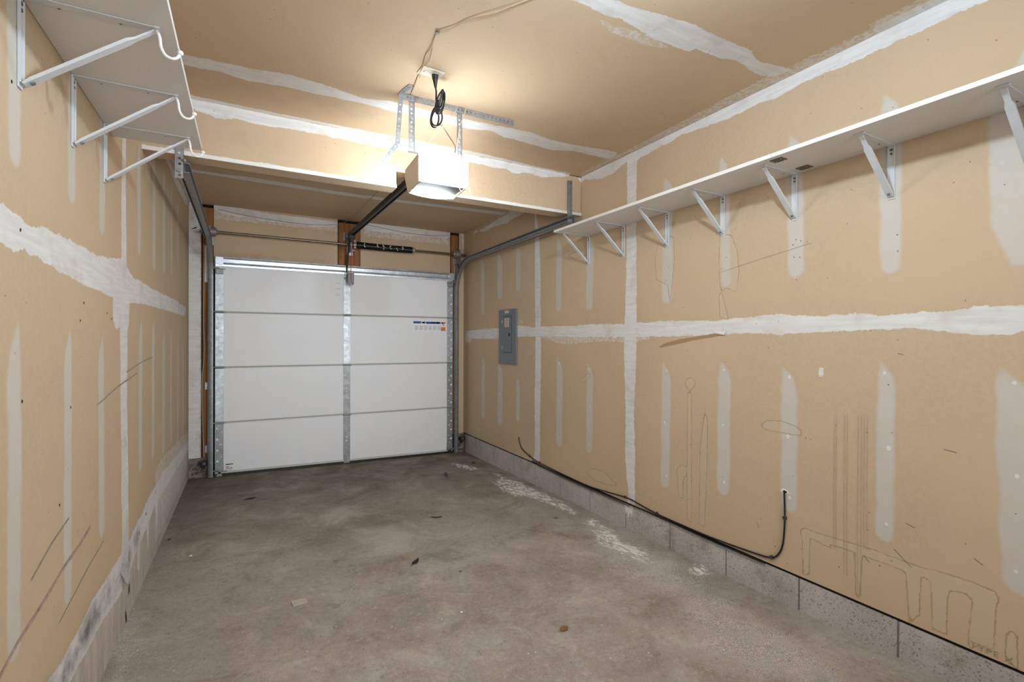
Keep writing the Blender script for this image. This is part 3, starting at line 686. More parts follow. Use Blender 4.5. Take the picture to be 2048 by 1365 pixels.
for (y, z) in ((-3.93, 1.93), (-3.87, 1.19), (-3.50, 1.13), (-3.36, 1.46), (-3.88, 1.60), (-3.05, 1.44), (-2.98, 1.42), (-3.40, 1.40), (-3.60, .86)):
    ex.append(([fL(y + .0038 * math.cos(t), z + .0045 * math.sin(t), .0012) for t in np.linspace(0, 6.28, 9)[:-1]], 3))
wall_l = grid('wall_left', YB, YF, -.03, HC + .02, .0125, lambda u, v: np.stack([np.full_like(u, XL), u, v], 1), paint_l,
              [M['wall_l'], M['scratch'], M['redscr'], M['gap']], thick=(-.05, 0, 0), extra=ex)
tag(wall_l, 'tan drywall with white taped seams and scraped grey foot, left of the door', 'wall')
# a curl of torn facing paper near the foot of the left wall
bm = B()
curl = [(.002, -2.80, .34), (.012, -2.78, .30), (.020, -2.755, .262), (.010, -2.74, .245)]
for (x, y, z), (x2, y2, z2) in zip(curl, curl[1:]):
    add_quad(bm, [(XL + x, y - .03, z), (XL + x, y + .03, z + .02), (XL + x2, y2 + .035, z2 + .015), (XL + x2, y2 - .025, z2)])
bmesh.ops.solidify(bm, geom=bm.faces[:], thickness=.0015)
o = obj('torn_paper', bm, M['hookm'], wall_l)

# ---- ceiling
def paint_c(pts):
    x, y = pts[:, 0], pts[:, 1]
    A = {}
    A['mud'] = union(pts, [PD['c_b1'], PD['c_b2'], PD['c_beam'], PD['c_rear'], PD['c_rearR'], bandpoly((-.21, -4.05), (1.3, -3.95)), bandpoly((2.53, -6.7), (2.6, -4.4)),
                           bandpoly((-.21, -2.17), (-.10, .05)), bandpoly((-.21, -1.06), (-.1, -1.0))])
    A['smear'] = union(pts, [PD['c_right'], bandpoly((2.49, -6.7), (2.6, -4.4)), [(1.5, -3.90), (1.6, -3.86), (1.8, -3.86), (1.9, -3.90), (1.8, -3.93)]])
    A['dirt'] = .22 * np.exp(-((y + 2.62) / .12) ** 2) + .15 * np.exp(-((x - 2.0) / .3) ** 2 - ((y + 3.1) / .3) ** 2)
    return A
o = grid('ceiling', XL - .02, XR + .02, YB, YF + .02, .0125, lambda u, v: np.stack([u, v, np.full_like(u, HC)], 1), paint_c, [M['ceil']], thick=(0, 0, .05))
tag(o, 'tan drywall ceiling with rough white taped seams', 'ceiling')

# ---- floor
def paint_f(pts):
    A = {}
    A['salt'] = union(pts, [PD['g_e1'], PD['g_e1b'], PD['g_e0'], PD['g_e2'], PD['g_e3']])
    A['dust'] = np.maximum(union(pts, [PD['g_dust'], PD['g_dust2']]), union(pts, [PD['g_left']]))
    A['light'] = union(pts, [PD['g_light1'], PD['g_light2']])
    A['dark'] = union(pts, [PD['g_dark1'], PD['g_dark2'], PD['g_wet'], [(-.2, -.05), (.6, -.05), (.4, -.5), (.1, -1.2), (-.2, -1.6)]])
    A['far'] = np.clip((pts[:, 1] + 2.0) / 1.7, 0, 1) * np.clip(1.25 - .25 * np.abs(pts[:, 0] - .8), .3, 1)  # darker towards the door: the beam's shade put into the slab colour
    return A
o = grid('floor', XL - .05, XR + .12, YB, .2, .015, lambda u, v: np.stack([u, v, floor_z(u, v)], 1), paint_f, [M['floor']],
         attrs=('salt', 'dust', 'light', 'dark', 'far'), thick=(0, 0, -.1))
tag(o, 'stained grey-brown concrete garage floor with white salt marks', 'floor')

# ---- dropped beam with a notch for the opener rail
NX0, NX1, NZ = 1.122, 1.36, 2.43
def paint_b(pts):
    x, z = pts[:, 0], pts[:, 1]
    return {'mud': np.maximum(union(pts, [PD['b_top'], PD['b_right']]), np.clip(.0005 + BZ + .019 - z, -.08, .08)),
            'dirt': .25 * np.exp(-((x - .25) / .2) ** 2 - ((z - 2.46) / .06) ** 2)}
ex = []
def quadx(x0, x1, y0, y1, z): return [(x0, y0, z), (x1, y0, z), (x1, y1, z), (x0, y1, z)]
for x0, x1 in ((XL, NX0), (NX1, XR)):
    ex.append((quadx(x0, x1, BY, BBACK, BZ), 1))
    ex.append(([(x0, BBACK, BZ), (x1, BBACK, BZ), (x1, BBACK, HC), (x0, BBACK, HC)], 1))
ex.append((quadx(NX0, NX1, BY, BBACK, NZ), 2))
ex.append(([(NX0, BBACK, NZ), (NX1, BBACK, NZ), (NX1, BBACK, HC), (NX0, BBACK, HC)], 1))
for x in (NX0, NX1): ex.append(([(x, BY, BZ), (x, BBACK, BZ), (x, BBACK, NZ), (x, BY, NZ)], 2))
# open crack at the right end of the beam and the punched edge of its bead
ex.append(([(2.475, BY - .001, HC - .006), (XR - .002, BY - .001, HC - .007), (XR - .002, BY - .001, HC - .001), (2.475, BY - .001, HC - .002)], 3))
for k in range(24):
    z = BZ + .025 + .0098 * k
    ex.append(([(XR - .006, BY - .001, z), (XR - .001, BY - .001, z), (XR - .001, BY - .001, z + .0045), (XR - .006, BY - .001, z + .004)], 3))
o = grid('ceiling_beam', XL, XR, BZ, HC, .0125, lambda u, v: np.stack([u, np.full_like(u, BY), v], 1), paint_b, [M['beam'], M['plain'], M['raw'], M['gap']],
         keep=lambda u, v: ~((u > NX0) & (u < NX1) & (v < NZ)), extra=ex)
tag(o, 'drywall-wrapped dropped beam crossing the ceiling before the garage door', 'beam')
bm = B(); add_box(bm, (XL, BY - .004, BZ - .003), (NX0 - .005, BY + .002, BZ + .018)); add_box(bm, (NX1 + .005, BY - .004, BZ - .003), (XR - .005, BY + .002, BZ + .018))
obj('corner_bead', bm, M['hookm'], o)

# ---- wall with the garage door: drywall pieces in front of dark framing
def paint_fr(pts):
    x, z = pts[:, 0], pts[:, 1]
    return {'mud': union(pts, [PD['f_topl'], PD['f_topr'], PD['f_left'], PD['f_rcorner'], bandpoly((XL, .2), (-.115, 2.64))]),
            'smear': union(pts, [bandpoly((.0, 2.50), (1.13, 2.58)), bandpoly((1.4, 2.48), (2.4, 2.58))]),
            'dirt': .5 * np.exp(-((z - 2.16) / .03) ** 2) * (x < 1) + .55 * np.exp(-((x + .17) / .05) ** 2 - ((z - 2.5) / .08) ** 2) + .5 * np.clip((.6 - z) / .4, 0, 1)}
pieces = [(XL, -.108, .205, HC), (-.004, 1.133, 2.02, HC), (1.369, 2.424, 2.02, HC), (2.528, XR, .205, HC)]
def keepf(u, v):
    k = np.zeros(len(u), bool)
    for a, b, c, d in pieces: k |= (u > a) & (u < b) & (v > c) & (v < d)
    return k
ex = [([(XL - .1, YF + .03, -.1), (.02, YF + .03, -.1), (.02, YF + .03, HC), (XL - .1, YF + .03, HC)], 1),
      ([(2.42, YF + .03, -.1), (XR + .2, YF + .03, -.1), (XR + .2, YF + .03, HC), (2.42, YF + .03, HC)], 1),
      ([(.02, YF + .03, 2.0), (2.42, YF + .03, 2.0), (2.42, YF + .03, HC), (.02, YF + .03, HC)], 1)]
ex.append(([(-.197, YF - .001, 2.378), (-.172, YF - .001, 2.384), (-.150, YF - .001, 2.392), (-.146, YF - .001, 2.408), (-.158, YF - .001, 2.402), (-.170, YF - .001, 2.393)], 1))
o = grid('wall_front', XL, XR, .2, HC, .0125, lambda u, v: np.stack([u, np.full_like(u, YF), v], 1), paint_fr, [M['front'], M['gap']], keep=keepf, extra=ex)
tag(o, 'tan drywall around and above the garage door', 'wall')
bm = B(); add_box(bm, (XL - .1, YB - .1, -.1), (XR + .2, YB, HC + .1))
tag(obj('wall_back', bm, M['plain']), 'plain tan drywall behind the camera', 'wall', kind='structure')

# timber posts and the spring pad
def post(n, x0, x1, z0, z1, lab, yf=YF + .004):
    bm = B(); add_box(bm, (x0, yf, z0), (x1, yf + .03, z1), bev=.002)
    tag(obj(n, bm, M['stud']), lab, 'wood post', kind='structure')
post('trim_1', -.0975, -.012, .2, HC - .03, 'reddish bare wood post left of the garage door', YF + .001)
post('trim_2', 1.139, 1.364, 2.0, HC - .03, 'reddish wood pad above the middle of the garage door')
post('trim_3', 2.430, 2.522, .2, HC - .03, 'reddish bare wood post right of the garage door', YF + .001)

# rough concrete stubs under the two ends of that wall
def stub(name, x0, x1, lab, seed):
    r = random.Random(seed); bm = B()
    add_box(bm, (x0, YF - .02, -.06), (x1, YF + .05, .205), bev=.004)
    for k in range(18):
        s = r.uniform(.008, .026); cx, cz = r.uniform(x0 + .02, x1 - .01), r.uniform(.0, .2)
        ret = bmesh.ops.create_icosphere(bm, subdivisions=1, radius=s)
        for v in ret['verts']: v.co = Vector((cx, YF - .02, cz)) + Vector((v.co.x * r.uniform(.7, 1.3), v.co.y * .5, v.co.z * r.uniform(.6, 1.2)))
        for v in ret['verts']:
            for f in v.link_faces: f.material_index = 1
    tag(obj(name, bm, [M['dirtyblock'], M['oldmortar']]), lab, 'concrete stub', kind='structure')
stub('baseboard_front', XL, -.055, 'broken concrete stub at the foot of the left post', 1)
stub('trim_4', 2.485, XR, 'broken concrete stub at the foot of the right post', 2)
# ================================================================ garage door
DW = 2.435; S = .5334
door = thing('door_1', 'white four-section overhead garage door with galvanised strips, closed', 'garage door', (1.22, 0, 0)); door['kind'] = 'structure'
stiles = ((.010, .077, 'l'), (1.184, 1.254, 'c'), (2.364, 2.432, 'r'))
for k in range(4):
    z0, z1 = k * S, (k + 1) * S
    bm = B()
    zb = z0 + (.028 if k == 0 else .011)
    if k == 0:   # the bottom edge follows the floor
        zl, zr = floor_z(0, 0) + .03, floor_z(DW, 0) + .03
        add_prism(bm, [(.006, 0, zl), (DW, 0, zr), (DW, 0, z1 - .011), (.006, 0, z1 - .011)], (0, .042, 0))
    else:
        add_box(bm, (.006, 0, zb), (DW, .042, z1 - .011))
    sec = obj('door_section', bm, M['door'], door)
    bm = B()     # steel tongue and groove edges, slightly recessed
    if k < 3: add_prism(bm, [(.006, .0012, z1 - .013), (.006, .004, z1 - .0012), (.006, .04, z1 - .0012), (.006, .04, z1 - .013)], (DW - .006, 0, 0))
    if k > 0: add_prism(bm, [(.006, .0012, z0 + .013), (.006, .004, z0 + .0012), (.006, .04, z0 + .0012), (.006, .04, z0 + .013)], (DW - .006, 0, 0))
    if k == 3: add_box(bm, (.006, -.002, z1 - .012), (DW, .042, z1))
    if k == 0: add_prism(bm, [(.006, -.006, zl - .004), (DW, -.006, zr - .004), (DW, -.006, zr + .016), (.006, -.006, zl + .016)], (0, .048, 0))
    obj('section_edge', bm, M['rail'], sec)
    for x0, x1, w in stiles:
        bm = B(); c = (x0 + x1) / 2
        za = z0 + .014 if k else floor_z(c, 0) + .045
        zt = z1 - .012
        add_box(bm, (x0, -.004, za), (x1, .0, zt), bev=.001)
        add_box(bm, (x0, -.0065, za), (x0 + .004, -.003, zt)); add_box(bm, (x1 - .004, -.0065, za), (x1, -.003, zt))
        if w == 'c':
            pat = [(.0, .10, .004), (.0, .25, .007), (.0, .29, .006), (.0, .43, .004)]
            # raised arrow-shaped hinge leaves
            add_prism(bm, [(c - .03, -.004, z0 + .014), (c + .03, -.004, z0 + .014), (c + .03, -.004, z0 + .055), (c, -.004, z0 + .10), (c - .03, -.004, z0 + .055)], (0, -.003, 0))
            if k < 3: add_prism(bm, [(c - .03, -.004, zt), (c + .03, -.004, zt), (c + .03, -.004, zt - .055), (c + .012, -.004, zt - .10), (c - .012, -.004, zt - .10), (c - .03, -.004, zt - .055)], (0, -.003, 0))
        else:
            s = -1 if w == 'l' else 1
            pat = [(s * .018, .06 + .105 * i, .0105) for i in range(5)] + [(-s * .016, .085 + .12 * i, .005) for i in range(4)] + [(-s * .002, .115 + .21 * i, .0055) for i in range(2)]
            add_prism(bm, [(c - .028, -.004, z0 + .014), (c + .028, -.004, z0 + .014), (c, -.004, z0 + .085)], (0, -.002, 0))
            if k < 3: add_prism(bm, [(c - .028, -.004, zt), (c + .028, -.004, zt), (c, -.004, zt - .085)], (0, -.002, 0))
        for dx, dz, r in pat:
            if za + .012 < z0 + dz < zt - .012:
                add_cyl(bm, (c + dx, -.0035, z0 + dz), (c + dx, -.0052, z0 + dz), r, 12, mi=1)
        st = obj('stile', bm, [M['galv'] if (k >= 2 or w == 'l' and k == 1) else M['galvd'], M['hole']], sec)  # lighter steel on upper stiles, darker below: reflected light put into the colour
# hinges with their roller stems at the joints
for k in (1, 2, 3):
    for x0, x1, w in stiles:
        c = (x0 + x1) / 2; z = k * S
        bm = B()
        add_box(bm, (x0 - .002, -.012, z - .008), (x1 + .004, -.002, z + .006), bev=.002)
        add_cyl(bm, (x0 - .004, -.016, z), (x1 + .010, -.016, z), .0065, 10)
        h = obj('hinge', bm, M['steel'], door)
        if w != 'c':
            bm = B(); s = -1 if w == 'l' else 1
            add_cyl(bm, (c, -.028, z + .002), (c + s * .062, -.028, z + .002), .0048, 8)
            add_cyl(bm, (c + s * .062, -.028, z + .002), (c + s * .074, -.028, z + .002), .021, 16)
            obj('roller', bm, M['galv'], h, label='short steel roller stem and wheel')
# top fixtures, bottom fixtures
for x0, x1, s in ((.010, .077, -1), (2.364, 2.432, 1)):
    c = (x0 + x1) / 2
    bm = B()
    add_box(bm, (x0 + .002, -.030, 1.965), (x1 - .002, -.004, 2.012), bev=.003)
    add_box(bm, (x0 - .006, -.036, 2.012), (x1 + .016, -.004, 2.017))
    add_cyl(bm, (c, -.030, 2.02), (c + s * .064, -.030, 2.02), .005, 8); add_cyl(bm, (c + s * .062, -.030, 2.02), (c + s * .074, -.030, 2.02), .021, 16)
    obj('top_bracket', bm, M['cast'], door, label='dark roller bracket at the top corner')
    bm = B(); zf = floor_z(c, 0)
    add_box(bm, (x0 - .004, -.012, zf + .05), (x1 + .002, -.004, zf + .125), bev=.002)
    add_box(bm, (x0 - .008, -.030, zf + .045), (x1 + .03, -.004, zf + .050))
    add_cyl(bm, (c, -.028, zf + .06), (c + s * .064, -.028, zf + .06), .005, 8); add_cyl(bm, (c + s * .062, -.028, zf + .06), (c + s * .074, -.028, zf + .06), .021, 16)
    obj('bottom_bracket', bm, M['galvd'], door)
bm = B()
prof = [(0, 2.040), (-.020, 2.040), (-.022, 2.056), (-.052, 2.064), (-.056, 2.072), (-.056, 2.104), (-.050, 2.112), (-.022, 2.118), (-.020, 2.132), (0, 2.134), (0, 2.128), (-.016, 2.126), (-.018, 2.113), (-.048, 2.106), (-.051, 2.100), (-.051, 2.076), (-.048, 2.069), (-.018, 2.060), (-.016, 2.046), (0, 2.046)]
add_sweep(bm, [(.010, 0, 0), (DW - .004, 0, 0)], [((0, 1, 0), (0, 0, 1))] * 2, prof)
add_box(bm, (.012, -.060, 2.050), (.075, -.054, 2.122)); add_box(bm, (2.366, -.060, 2.050), (2.430, -.054, 2.122))
obj('top_strut', bm, M['strut'], door, smooth=False, label='bright galvanised strut across the door top')
bm = B()
add_prism(bm, [(.0, -.004, floor_z(0, 0) + .001), (DW, -.004, floor_z(DW, 0) + .001), (DW, -.004, floor_z(DW, 0) + .028), (.0, -.004, floor_z(0, 0) + .028)], (0, .045, 0))
obj('bottom_seal', bm, M['black'], door, label='black rubber bottom seal')
# opener bracket on the middle strip
bm = B()
add_box(bm, (1.186, -.010, 1.72), (1.252, -.005, 2.10), bev=.001)
add_box(bm, (1.190, -.058, 2.02), (1.194, -.008, 2.12)); add_box(bm, (1.214, -.058, 2.02), (1.218, -.008, 2.12))
add_cyl(bm, (1.186, -.048, 2.075), (1.224, -.048, 2.075), .006, 10); add_cyl(bm, (1.186, -.03, 1.995), (1.215, -.03, 1.995), .009, 10)
obj('opener_bracket', bm, M['galv'], door)
# printed stickers
def sticker(name, x0, x1, z0, z1, parts):
    bm = B(); add_box(bm, (x0, -.0012, z0), (x1, .0005, z1))
    mats = [M['hole']]
    for (a, b, c, d, m) in parts:
        if m not in mats: mats.append(m)
        add_box(bm, (a, -.0018, c), (b, -.001, d), mi=mats.index(m))
    obj(name, bm, mats, door)
cols = []
for i in range(6):
    xa = 1.972 + .0545 * i
    for j in range(7): cols.append((xa, xa + .043 - .012 * ((i + j) % 3 == 0), 1.502 - .0075 * j - .004, 1.502 - .0075 * j, M['txt']))
sticker('instruction_sticker', 1.944, 2.352, 1.437, 1.562,
        [(1.953, 2.043, 1.527, 1.551, M['blue']), (2.050, 2.098, 1.527, 1.552, M['rail']), (2.056, 2.092, 1.531, 1.546, M['orange']), (2.103, 2.283, 1.525, 1.549, M['blue']),
         (2.165, 2.215, 1.535, 1.543, M['hole']), (2.232, 2.262, 1.529, 1.546, M['txt']),
         (2.292, 2.343, 1.526, 1.548, M['orange']), (2.296, 2.310, 1.526, 1.545, M['sred']), (2.312, 2.322, 1.500, 1.522, M['sred']), (2.287, 2.343, 1.443, 1.486, M['orange'])] + cols)
sl = [(.096, .140, .122, .132, M['black']), (.143, .156, .121, .133, M['black']), (.096, .125, .100, .107, M['sred']), (.136, .139, .098, .110, M['sred']), (.143, .147, .100, .106, M['sred']), (.096, .156, .086, .092, M['sred'])]
for j in range(3): sl.append((.110, .150, .078 - .006 * j, .081 - .006 * j, M['txt']))
sl.append((.097, .108, .066, .072, M['black']))
sticker('warning_sticker', .093, .159, .050, .136, sl)
# three little pencil ticks left of the middle strip
bm = B()
for z, w in ((1.938, .034), (1.880, .036), (1.816, .034)):
    add_box(bm, (1.122 - w / 2, -.0008, z - .002), (1.122 - w / 4, .0, z + .002)); add_box(bm, (1.122 + w / 4, -.0008, z - .003), (1.122 + w / 2, .0, z + .002)); add_box(bm, (1.122 - w / 4, -.0008, z - .0006), (1.122 + w / 4, 0, z + .0006))
obj('pencil_mark', bm, M['hair'], door)

# ================================================================ tracks
def track(name, x, s, yend, zend, label):
    """roller track: s=-1 left (opens to +x), s=+1 right"""
    t = thing(name, label, 'door track', (x, -.05, 0))
    yv, R, zt = -.036, .36, 2.255
    path, fr = [], []
    def add(p, n):      # n = direction from track centre line away from the door plane (into the room)
        path.append(p); fr.append(((s, 0, 0), n))
    add((x, yv, floor_z(x, 0) + .008), (0, -1, 0)); add((x, yv, 1.0), (0, -1, 0)); add((x, yv, zt - R), (0, -1, 0))
    for i in range(1, 11):
        a = math.pi / 2 * i / 10
        add((x, yv - R + R * math.cos(a), zt - R + R * math.sin(a)), (0, -math.cos(a), -math.sin(a)))
    add((x, (yv - R + yend) / 2, (zt + zend) / 2), (0, 0, -1)); add((x, yend, zend), (0, 0, -1))
    # C profile: a = outwards, b = across
    w, d, th = .026, .022, .0022
    prof = [(-d, -w), (d * .35, -w), (d * .8, -w * .7), (d, -w * .3), (d, w * .3), (d * .8, w * .7), (d * .35, w), (-d, w), (-d, w - .006), (-d + th, w - .006), (-d + th, w - th), (d * .33, w - th), (d * .8 - th, w * .66), (d - th, w * .3), (d - th, -w * .3), (d * .8 - th, -w * .66), (d * .33, -w + th), (-d + th, -w + th), (-d + th, -w + .006), (-d, -w + .006)]
    bm = B(); add_sweep(bm, path, fr, prof)
    obj('roller_track', bm, M['steel'], t, smooth=True)
    # angle iron riveted along the horizontal run
    bm = B()
    y0 = yv - R
    xo = x + s * .024
    for (a, b) in (((xo, y0 + .1, zt - .03), (xo + s * .003, yend, zend + .035)),):
        add_prism(bm, [(xo, y0 + .05, zt - .025), (xo, yend, zend - .025), (xo, yend, zend + .03), (xo, y0 + .05, zt + .03)], (s * .003, 0, 0))
        add_prism(bm, [(xo, y0 + .05, zt + .028), (xo, yend, zend + .028), (xo - s * .03, yend, zend + .028), (xo - s * .03, y0 + .05, zt + .028)], (0, 0, .003))
    obj('support_angle', bm, M['steel'], t)
    # flag bracket and jamb brackets on the post
    bm = B()
    add_box(bm, (min(x, x + s * .045) - .005, YF - .004, 1.885), (max(x, x + s * .045), YF - .0005, 2.235)); add_box(bm, (x + s * .004 - .002, -.03, 1.95), (x + s * .004 + .002, YF - .001, 2.23))
    for z in (1.905, 1.93, 2.02, 2.15): add_cyl(bm, (x + s * .03, YF - .004, z), (x + s * .03, YF - .010, z), .007, 6)
    obj('flag_bracket', bm, M['galv'], t)
    for z in (.285, .89):
        bm = B()
        add_box(bm, (min(x - s * .005, x + s * .047), YF - .004, z - .035), (max(x - s * .005, x + s * .047), YF - .0005, z + .035), bev=.001)
        add_box(bm, (x - .002, -.012, z - .03), (x + .002, YF - .001, z + .03)); add_cyl(bm, (x + s * .03, YF - .003, z + .008), (x + s * .03, YF - .009, z + .008), .008, 6)
        add_cyl(bm, (x + s * .014, YF - .003, z - .012), (x + s * .014, YF - .007, z - .012), .006, 6)
        obj('jamb_bracket', bm, M['galv'], t)
    return t
tl = track('door_track', -.030, -1, -2.27, 2.275, 'bent steel roller track left of the garage door, under the left shelf end')
tr = track('door_track', 2.470, 1, -2.385, 2.268, 'bent steel roller track right of the garage door, running along the right wall')
# hangers that hold the rear ends on the beam
bm = B()
add_perf(bm, (2.478, BY - .008, 2.245), (0, 0, 1), (-1, 0, 0), .335, .026, 13, .0045, .002)
add_perf(bm, (2.4795, BY - .006, 2.245), (0, 0, 1), (0, -1, 0), .335, .026, 13, .0045, .002)
add_cyl(bm, (2.465, BY - .004, 2.30), (2.465, BY - .022, 2.30), .008, 6); add_cyl(bm, (2.465, BY, 2.56), (2.465, BY - .02, 2.56), .007, 6)
obj('hanger_strap', bm, M['zinc'], tr)
bm = B()
add_perf(bm, (-.066, BY - .010, 2.195), (0, 0, 1), (1, 0, 0), .27, .040, 9, .0075, .002)
add_perf(bm, (-.026, BY - .010, 2.195), (0, 0, 1), (0, 1, 0), .13, .030, 5, .006, .002)
add_cyl(bm, (-.046, BY - .009, 2.235), (-.046, BY - .024, 2.235), .011, 6); add_cyl(bm, (-.036, BY - .006, 2.29), (-.02, BY - .02, 2.29), .008, 6); add_cyl(bm, (-.046, BY + .001, 2.40), (-.046, BY - .018, 2.40), .009, 6)
obj('hanger_strap', bm, M['zinc'], tl)

# ================================================================ torsion shaft
ts = thing('torsion_shaft', 'long dark steel torsion shaft with black spring above the garage door', 'torsion spring', (1.22, -.07, 2.35))
YS, ZS = -.065, 2.353
bm = B(); add_cyl(bm, (-.115, YS, ZS), (2.60 - .02, YS, ZS - .004), .0127, 16); obj('shaft', bm, M['shaft'], ts, smooth=True)
for x in (-.006, 2.452):
    bm = B(); s = 1 if x < 1 else -1
    add_cyl(bm, (x - .022, YS, ZS), (x + .022, YS, ZS), .043, 24); add_cyl(bm, (x + s * .022, YS, ZS), (x + s * .038, YS, ZS), .030, 20, r2=.022)
    for k in range(14):
        a = 2 * math.pi * k / 14
        add_box(bm, (x - .026 * s - .004, YS + .046 * math.cos(a) - .006, ZS + .046 * math.sin(a) - .006), (x - .026 * s + .004, YS + .046 * math.cos(a) + .006, ZS + .046 * math.sin(a) + .006))
    obj('cable_drum', bm, M['cast'], ts)
    bm = B()
    xb = x - s * .040
    add_box(bm, (xb - .003, YS - .03, ZS - .11), (xb + .003, YF - .001, ZS + .055)); add_cyl(bm, (xb - .008, YS, ZS), (xb + .008, YS, ZS), .026, 16)
    add_box(bm, (min(xb, xb + s * .04), YF - .005, ZS - .11), (max(xb, xb + s * .04), YF - .0005, ZS + .055))
    obj('end_bearing', bm, M['galvd'], ts)
bm = B()
pts = []; turns = 62; x0, x1 = 1.300, 1.915
for i in range(turns * 10 + 1):
    a = 2 * math.pi * i / 10; xx = x0 + (x1 - x0) * i / (turns * 10); sag = -.004 * math.sin(math.pi * i / (turns * 10))
    pts.append((xx, YS + .033 * math.cos(a), ZS + sag + .033 * math.sin(a)))
add_tube(bm, pts, .0051, 5, 1)
add_cyl(bm, (x0, YS, ZS), (x1, YS, ZS), .028, 16)
sp = obj('spring', bm, M['spring'], ts, smooth=True)
for k, (xx, dz) in enumerate(((1.385, .004), (1.52, .006), (1.585, -.002), (1.66, -.004), (1.735, -.002), (1.80, .003))):
    bm = B(); px_ = None
    for j in ((0, 1, 3), (1, 2, 4), (0, 2, 3, 4), (1, 3, 4), (0, 2), (1, 2, 3))[k]:      # one painted mark, worn and crooked, wrapped on the coil
        t0 = (-.020, -.010, .0, .009, .018)[j]; b_ = (.002, -.005, .004, -.003, .006)[(j + k) % 5]
        z = ZS + dz + t0
        r = math.sqrt(max(.0392 ** 2 - (z - ZS) ** 2, 1e-5))
        add_box(bm, (xx + b_ - .0045, YS - r - .0012, z - .0056), (xx + b_ + .0045, YS - r + .004, z + .0056))
    obj('stencil_mark', bm, M['ink'], sp)
for xx, m in ((1.285, 'cast'), (1.928, 'zinc')):
    bm = B(); add_cyl(bm, (xx - .014, YS, ZS), (xx + .014, YS, ZS), .036 if xx < 1.5 else .030, 20)
    if xx < 1.5:
        for a in range(3): add_box(bm, (xx - .012, YS + .04 * math.cos(a * 2.1) - .008, ZS + .04 * math.sin(a * 2.1) - .008), (xx + .012, YS + .04 * math.cos(a * 2.1) + .008, ZS + .04 * math.sin(a * 2.1) + .008))
    else: add_cyl(bm, (xx, YS, ZS - .028), (xx, YS, ZS - .048), .005, 8)
    obj('spring_cone', bm, M[m], ts)
bm = B()
add_box(bm, (1.245, YS - .035, ZS - .075), (1.251, YF - .001, ZS + .045)); add_box(bm, (1.225, YF - .003, ZS - .10), (1.285, YF + .003, ZS + .055)); add_cyl(bm, (1.240, YS, ZS), (1.256, YS, ZS), .028, 18)
add_cyl(bm, (1.25, YS - .025, ZS - .062), (1.285, YS - .025, ZS - .062), .012, 8)
obj('centre_bracket', bm, M['galv'], ts)
# ================================================================ opener
XO = 1.207
op = thing('garage_door_opener', 'ceiling-hung garage door opener with a glowing lamp and long black rail', 'garage door opener', (XO, -2.85, 2.18))
bm = B()
add_prism(bm, [(1.078, -2.945, 2.187), (1.078, -2.945, 2.328), (1.078, -2.74, 2.328), (1.078, -2.76, 2.187)], (.260, 0, 0))
es = bm.edges[:]; bmesh.ops.bevel(bm, geom=es, offset=.006, segments=2, affect='EDGES')
obj('housing', bm, M['body'], op, label='grey sheet-metal housing')
bm = B()     # cream end plate on the left and right sides
for x in (1.071, 1.338):
    bm = B()
    add_prism(bm, [(x, -2.943, 2.185), (x, -2.943, 2.318), (x, -2.925, 2.336), (x, -2.69, 2.322), (x, -2.675, 2.29), (x, -2.735, 2.178), (x, -2.76, 2.172)], (.007, 0, 0))
    obj('end_plate', bm, M['cream'], op, label='cream plastic end plate')
bm = B()
vs = add_box(bm, (1.066, -2.985, 2.180), (1.345, -2.944, 2.338))
bmesh.ops.bevel(bm, geom=bm.edges[:], offset=.014, segments=4, affect='EDGES')
obj('lamp_lens', bm, M['lens'], op, smooth=True, label='glowing white rear lamp lens')
bm = B()     # front lens, bulging below the housing
rows = []
for k in range(13):        # along x: shallow at the ends, deepest in the middle
    u = k / 12; q = math.sin(math.pi * (.08 + .84 * u)) ** .6
    row = []
    for i in range(11):
        a = math.pi * i / 10
        row.append(bm.verts.new((1.079 + .258 * u, -2.752 + .010 + .058 * q * math.sin(a) ** .8, 2.232 - (.047 + .017 * q) * math.cos(a))))
    rows.append(row)
for r0, r1 in zip(rows, rows[1:]):
    for i in range(10): bm.faces.new((r0[i], r0[i + 1], r1[i + 1], r1[i]))
    bm.faces.new((r0[0], r1[0], r1[-1], r0[-1]))
bm.faces.new(rows[0]); bm.faces.new(rows[-1][::-1])
obj('lamp_lens', bm, M['lensf'], op, smooth=True, label='glowing front lamp lens below the housing')
bm = B()
add_box(bm, (1.165, -2.93, 2.328), (1.265, -2.83, 2.338), bev=.002); add_cyl(bm, (1.195, -2.885, 2.336), (1.195, -2.885, 2.356), .030, 20)
obj('sprocket_cover', bm, M['panel'], op, label='blue-grey sprocket cover on top')
rz = lambda y: 2.447 + (2.447 - 2.368) / 2.8 * y
bm = B()
prof = [(-.022, -.020), (-.022, .022), (.022, .022), (.022, -.020), (.014, -.020), (.014, .014), (-.014, .014), (-.014, -.020)]
rx = lambda y: 1.234 + .0095 * y
add_sweep(bm, [(rx(-.06), -.06, rz(-.06)), (rx(-2.83), -2.83, rz(-2.83))], [((1, 0, 0), (0, 0, 1))] * 2, prof)
obj('rail', bm, M['chain'], op, label='long black drive rail')
bm = B()
for dx in (0,): add_tube(bm, [(rx(-.1) + dx, -.10, rz(-.1) - .012), (rx(-2.7) + dx, -2.70, rz(-2.7) - .012)], .0035, 6, 2)
obj('drive_chain', bm, M['shaft'], op)
bm = B()
add_box(bm, (1.203, -.10, 2.415), (1.207, YF + .002, 2.48)); add_box(bm, (1.259, -.10, 2.415), (1.263, YF + .002, 2.48)); add_box(bm, (1.19, YF - .003, 2.412), (1.276, YF + .003, 2.50))
add_cyl(bm, (1.198, -.075, 2.44), (1.268, -.075, 2.44), .008, 10); add_box(bm, (1.207, -.050, 2.415), (1.259, -.012, 2.44), bev=.003)
obj('header_bracket', bm, M['galvd'], op)
bm = B()
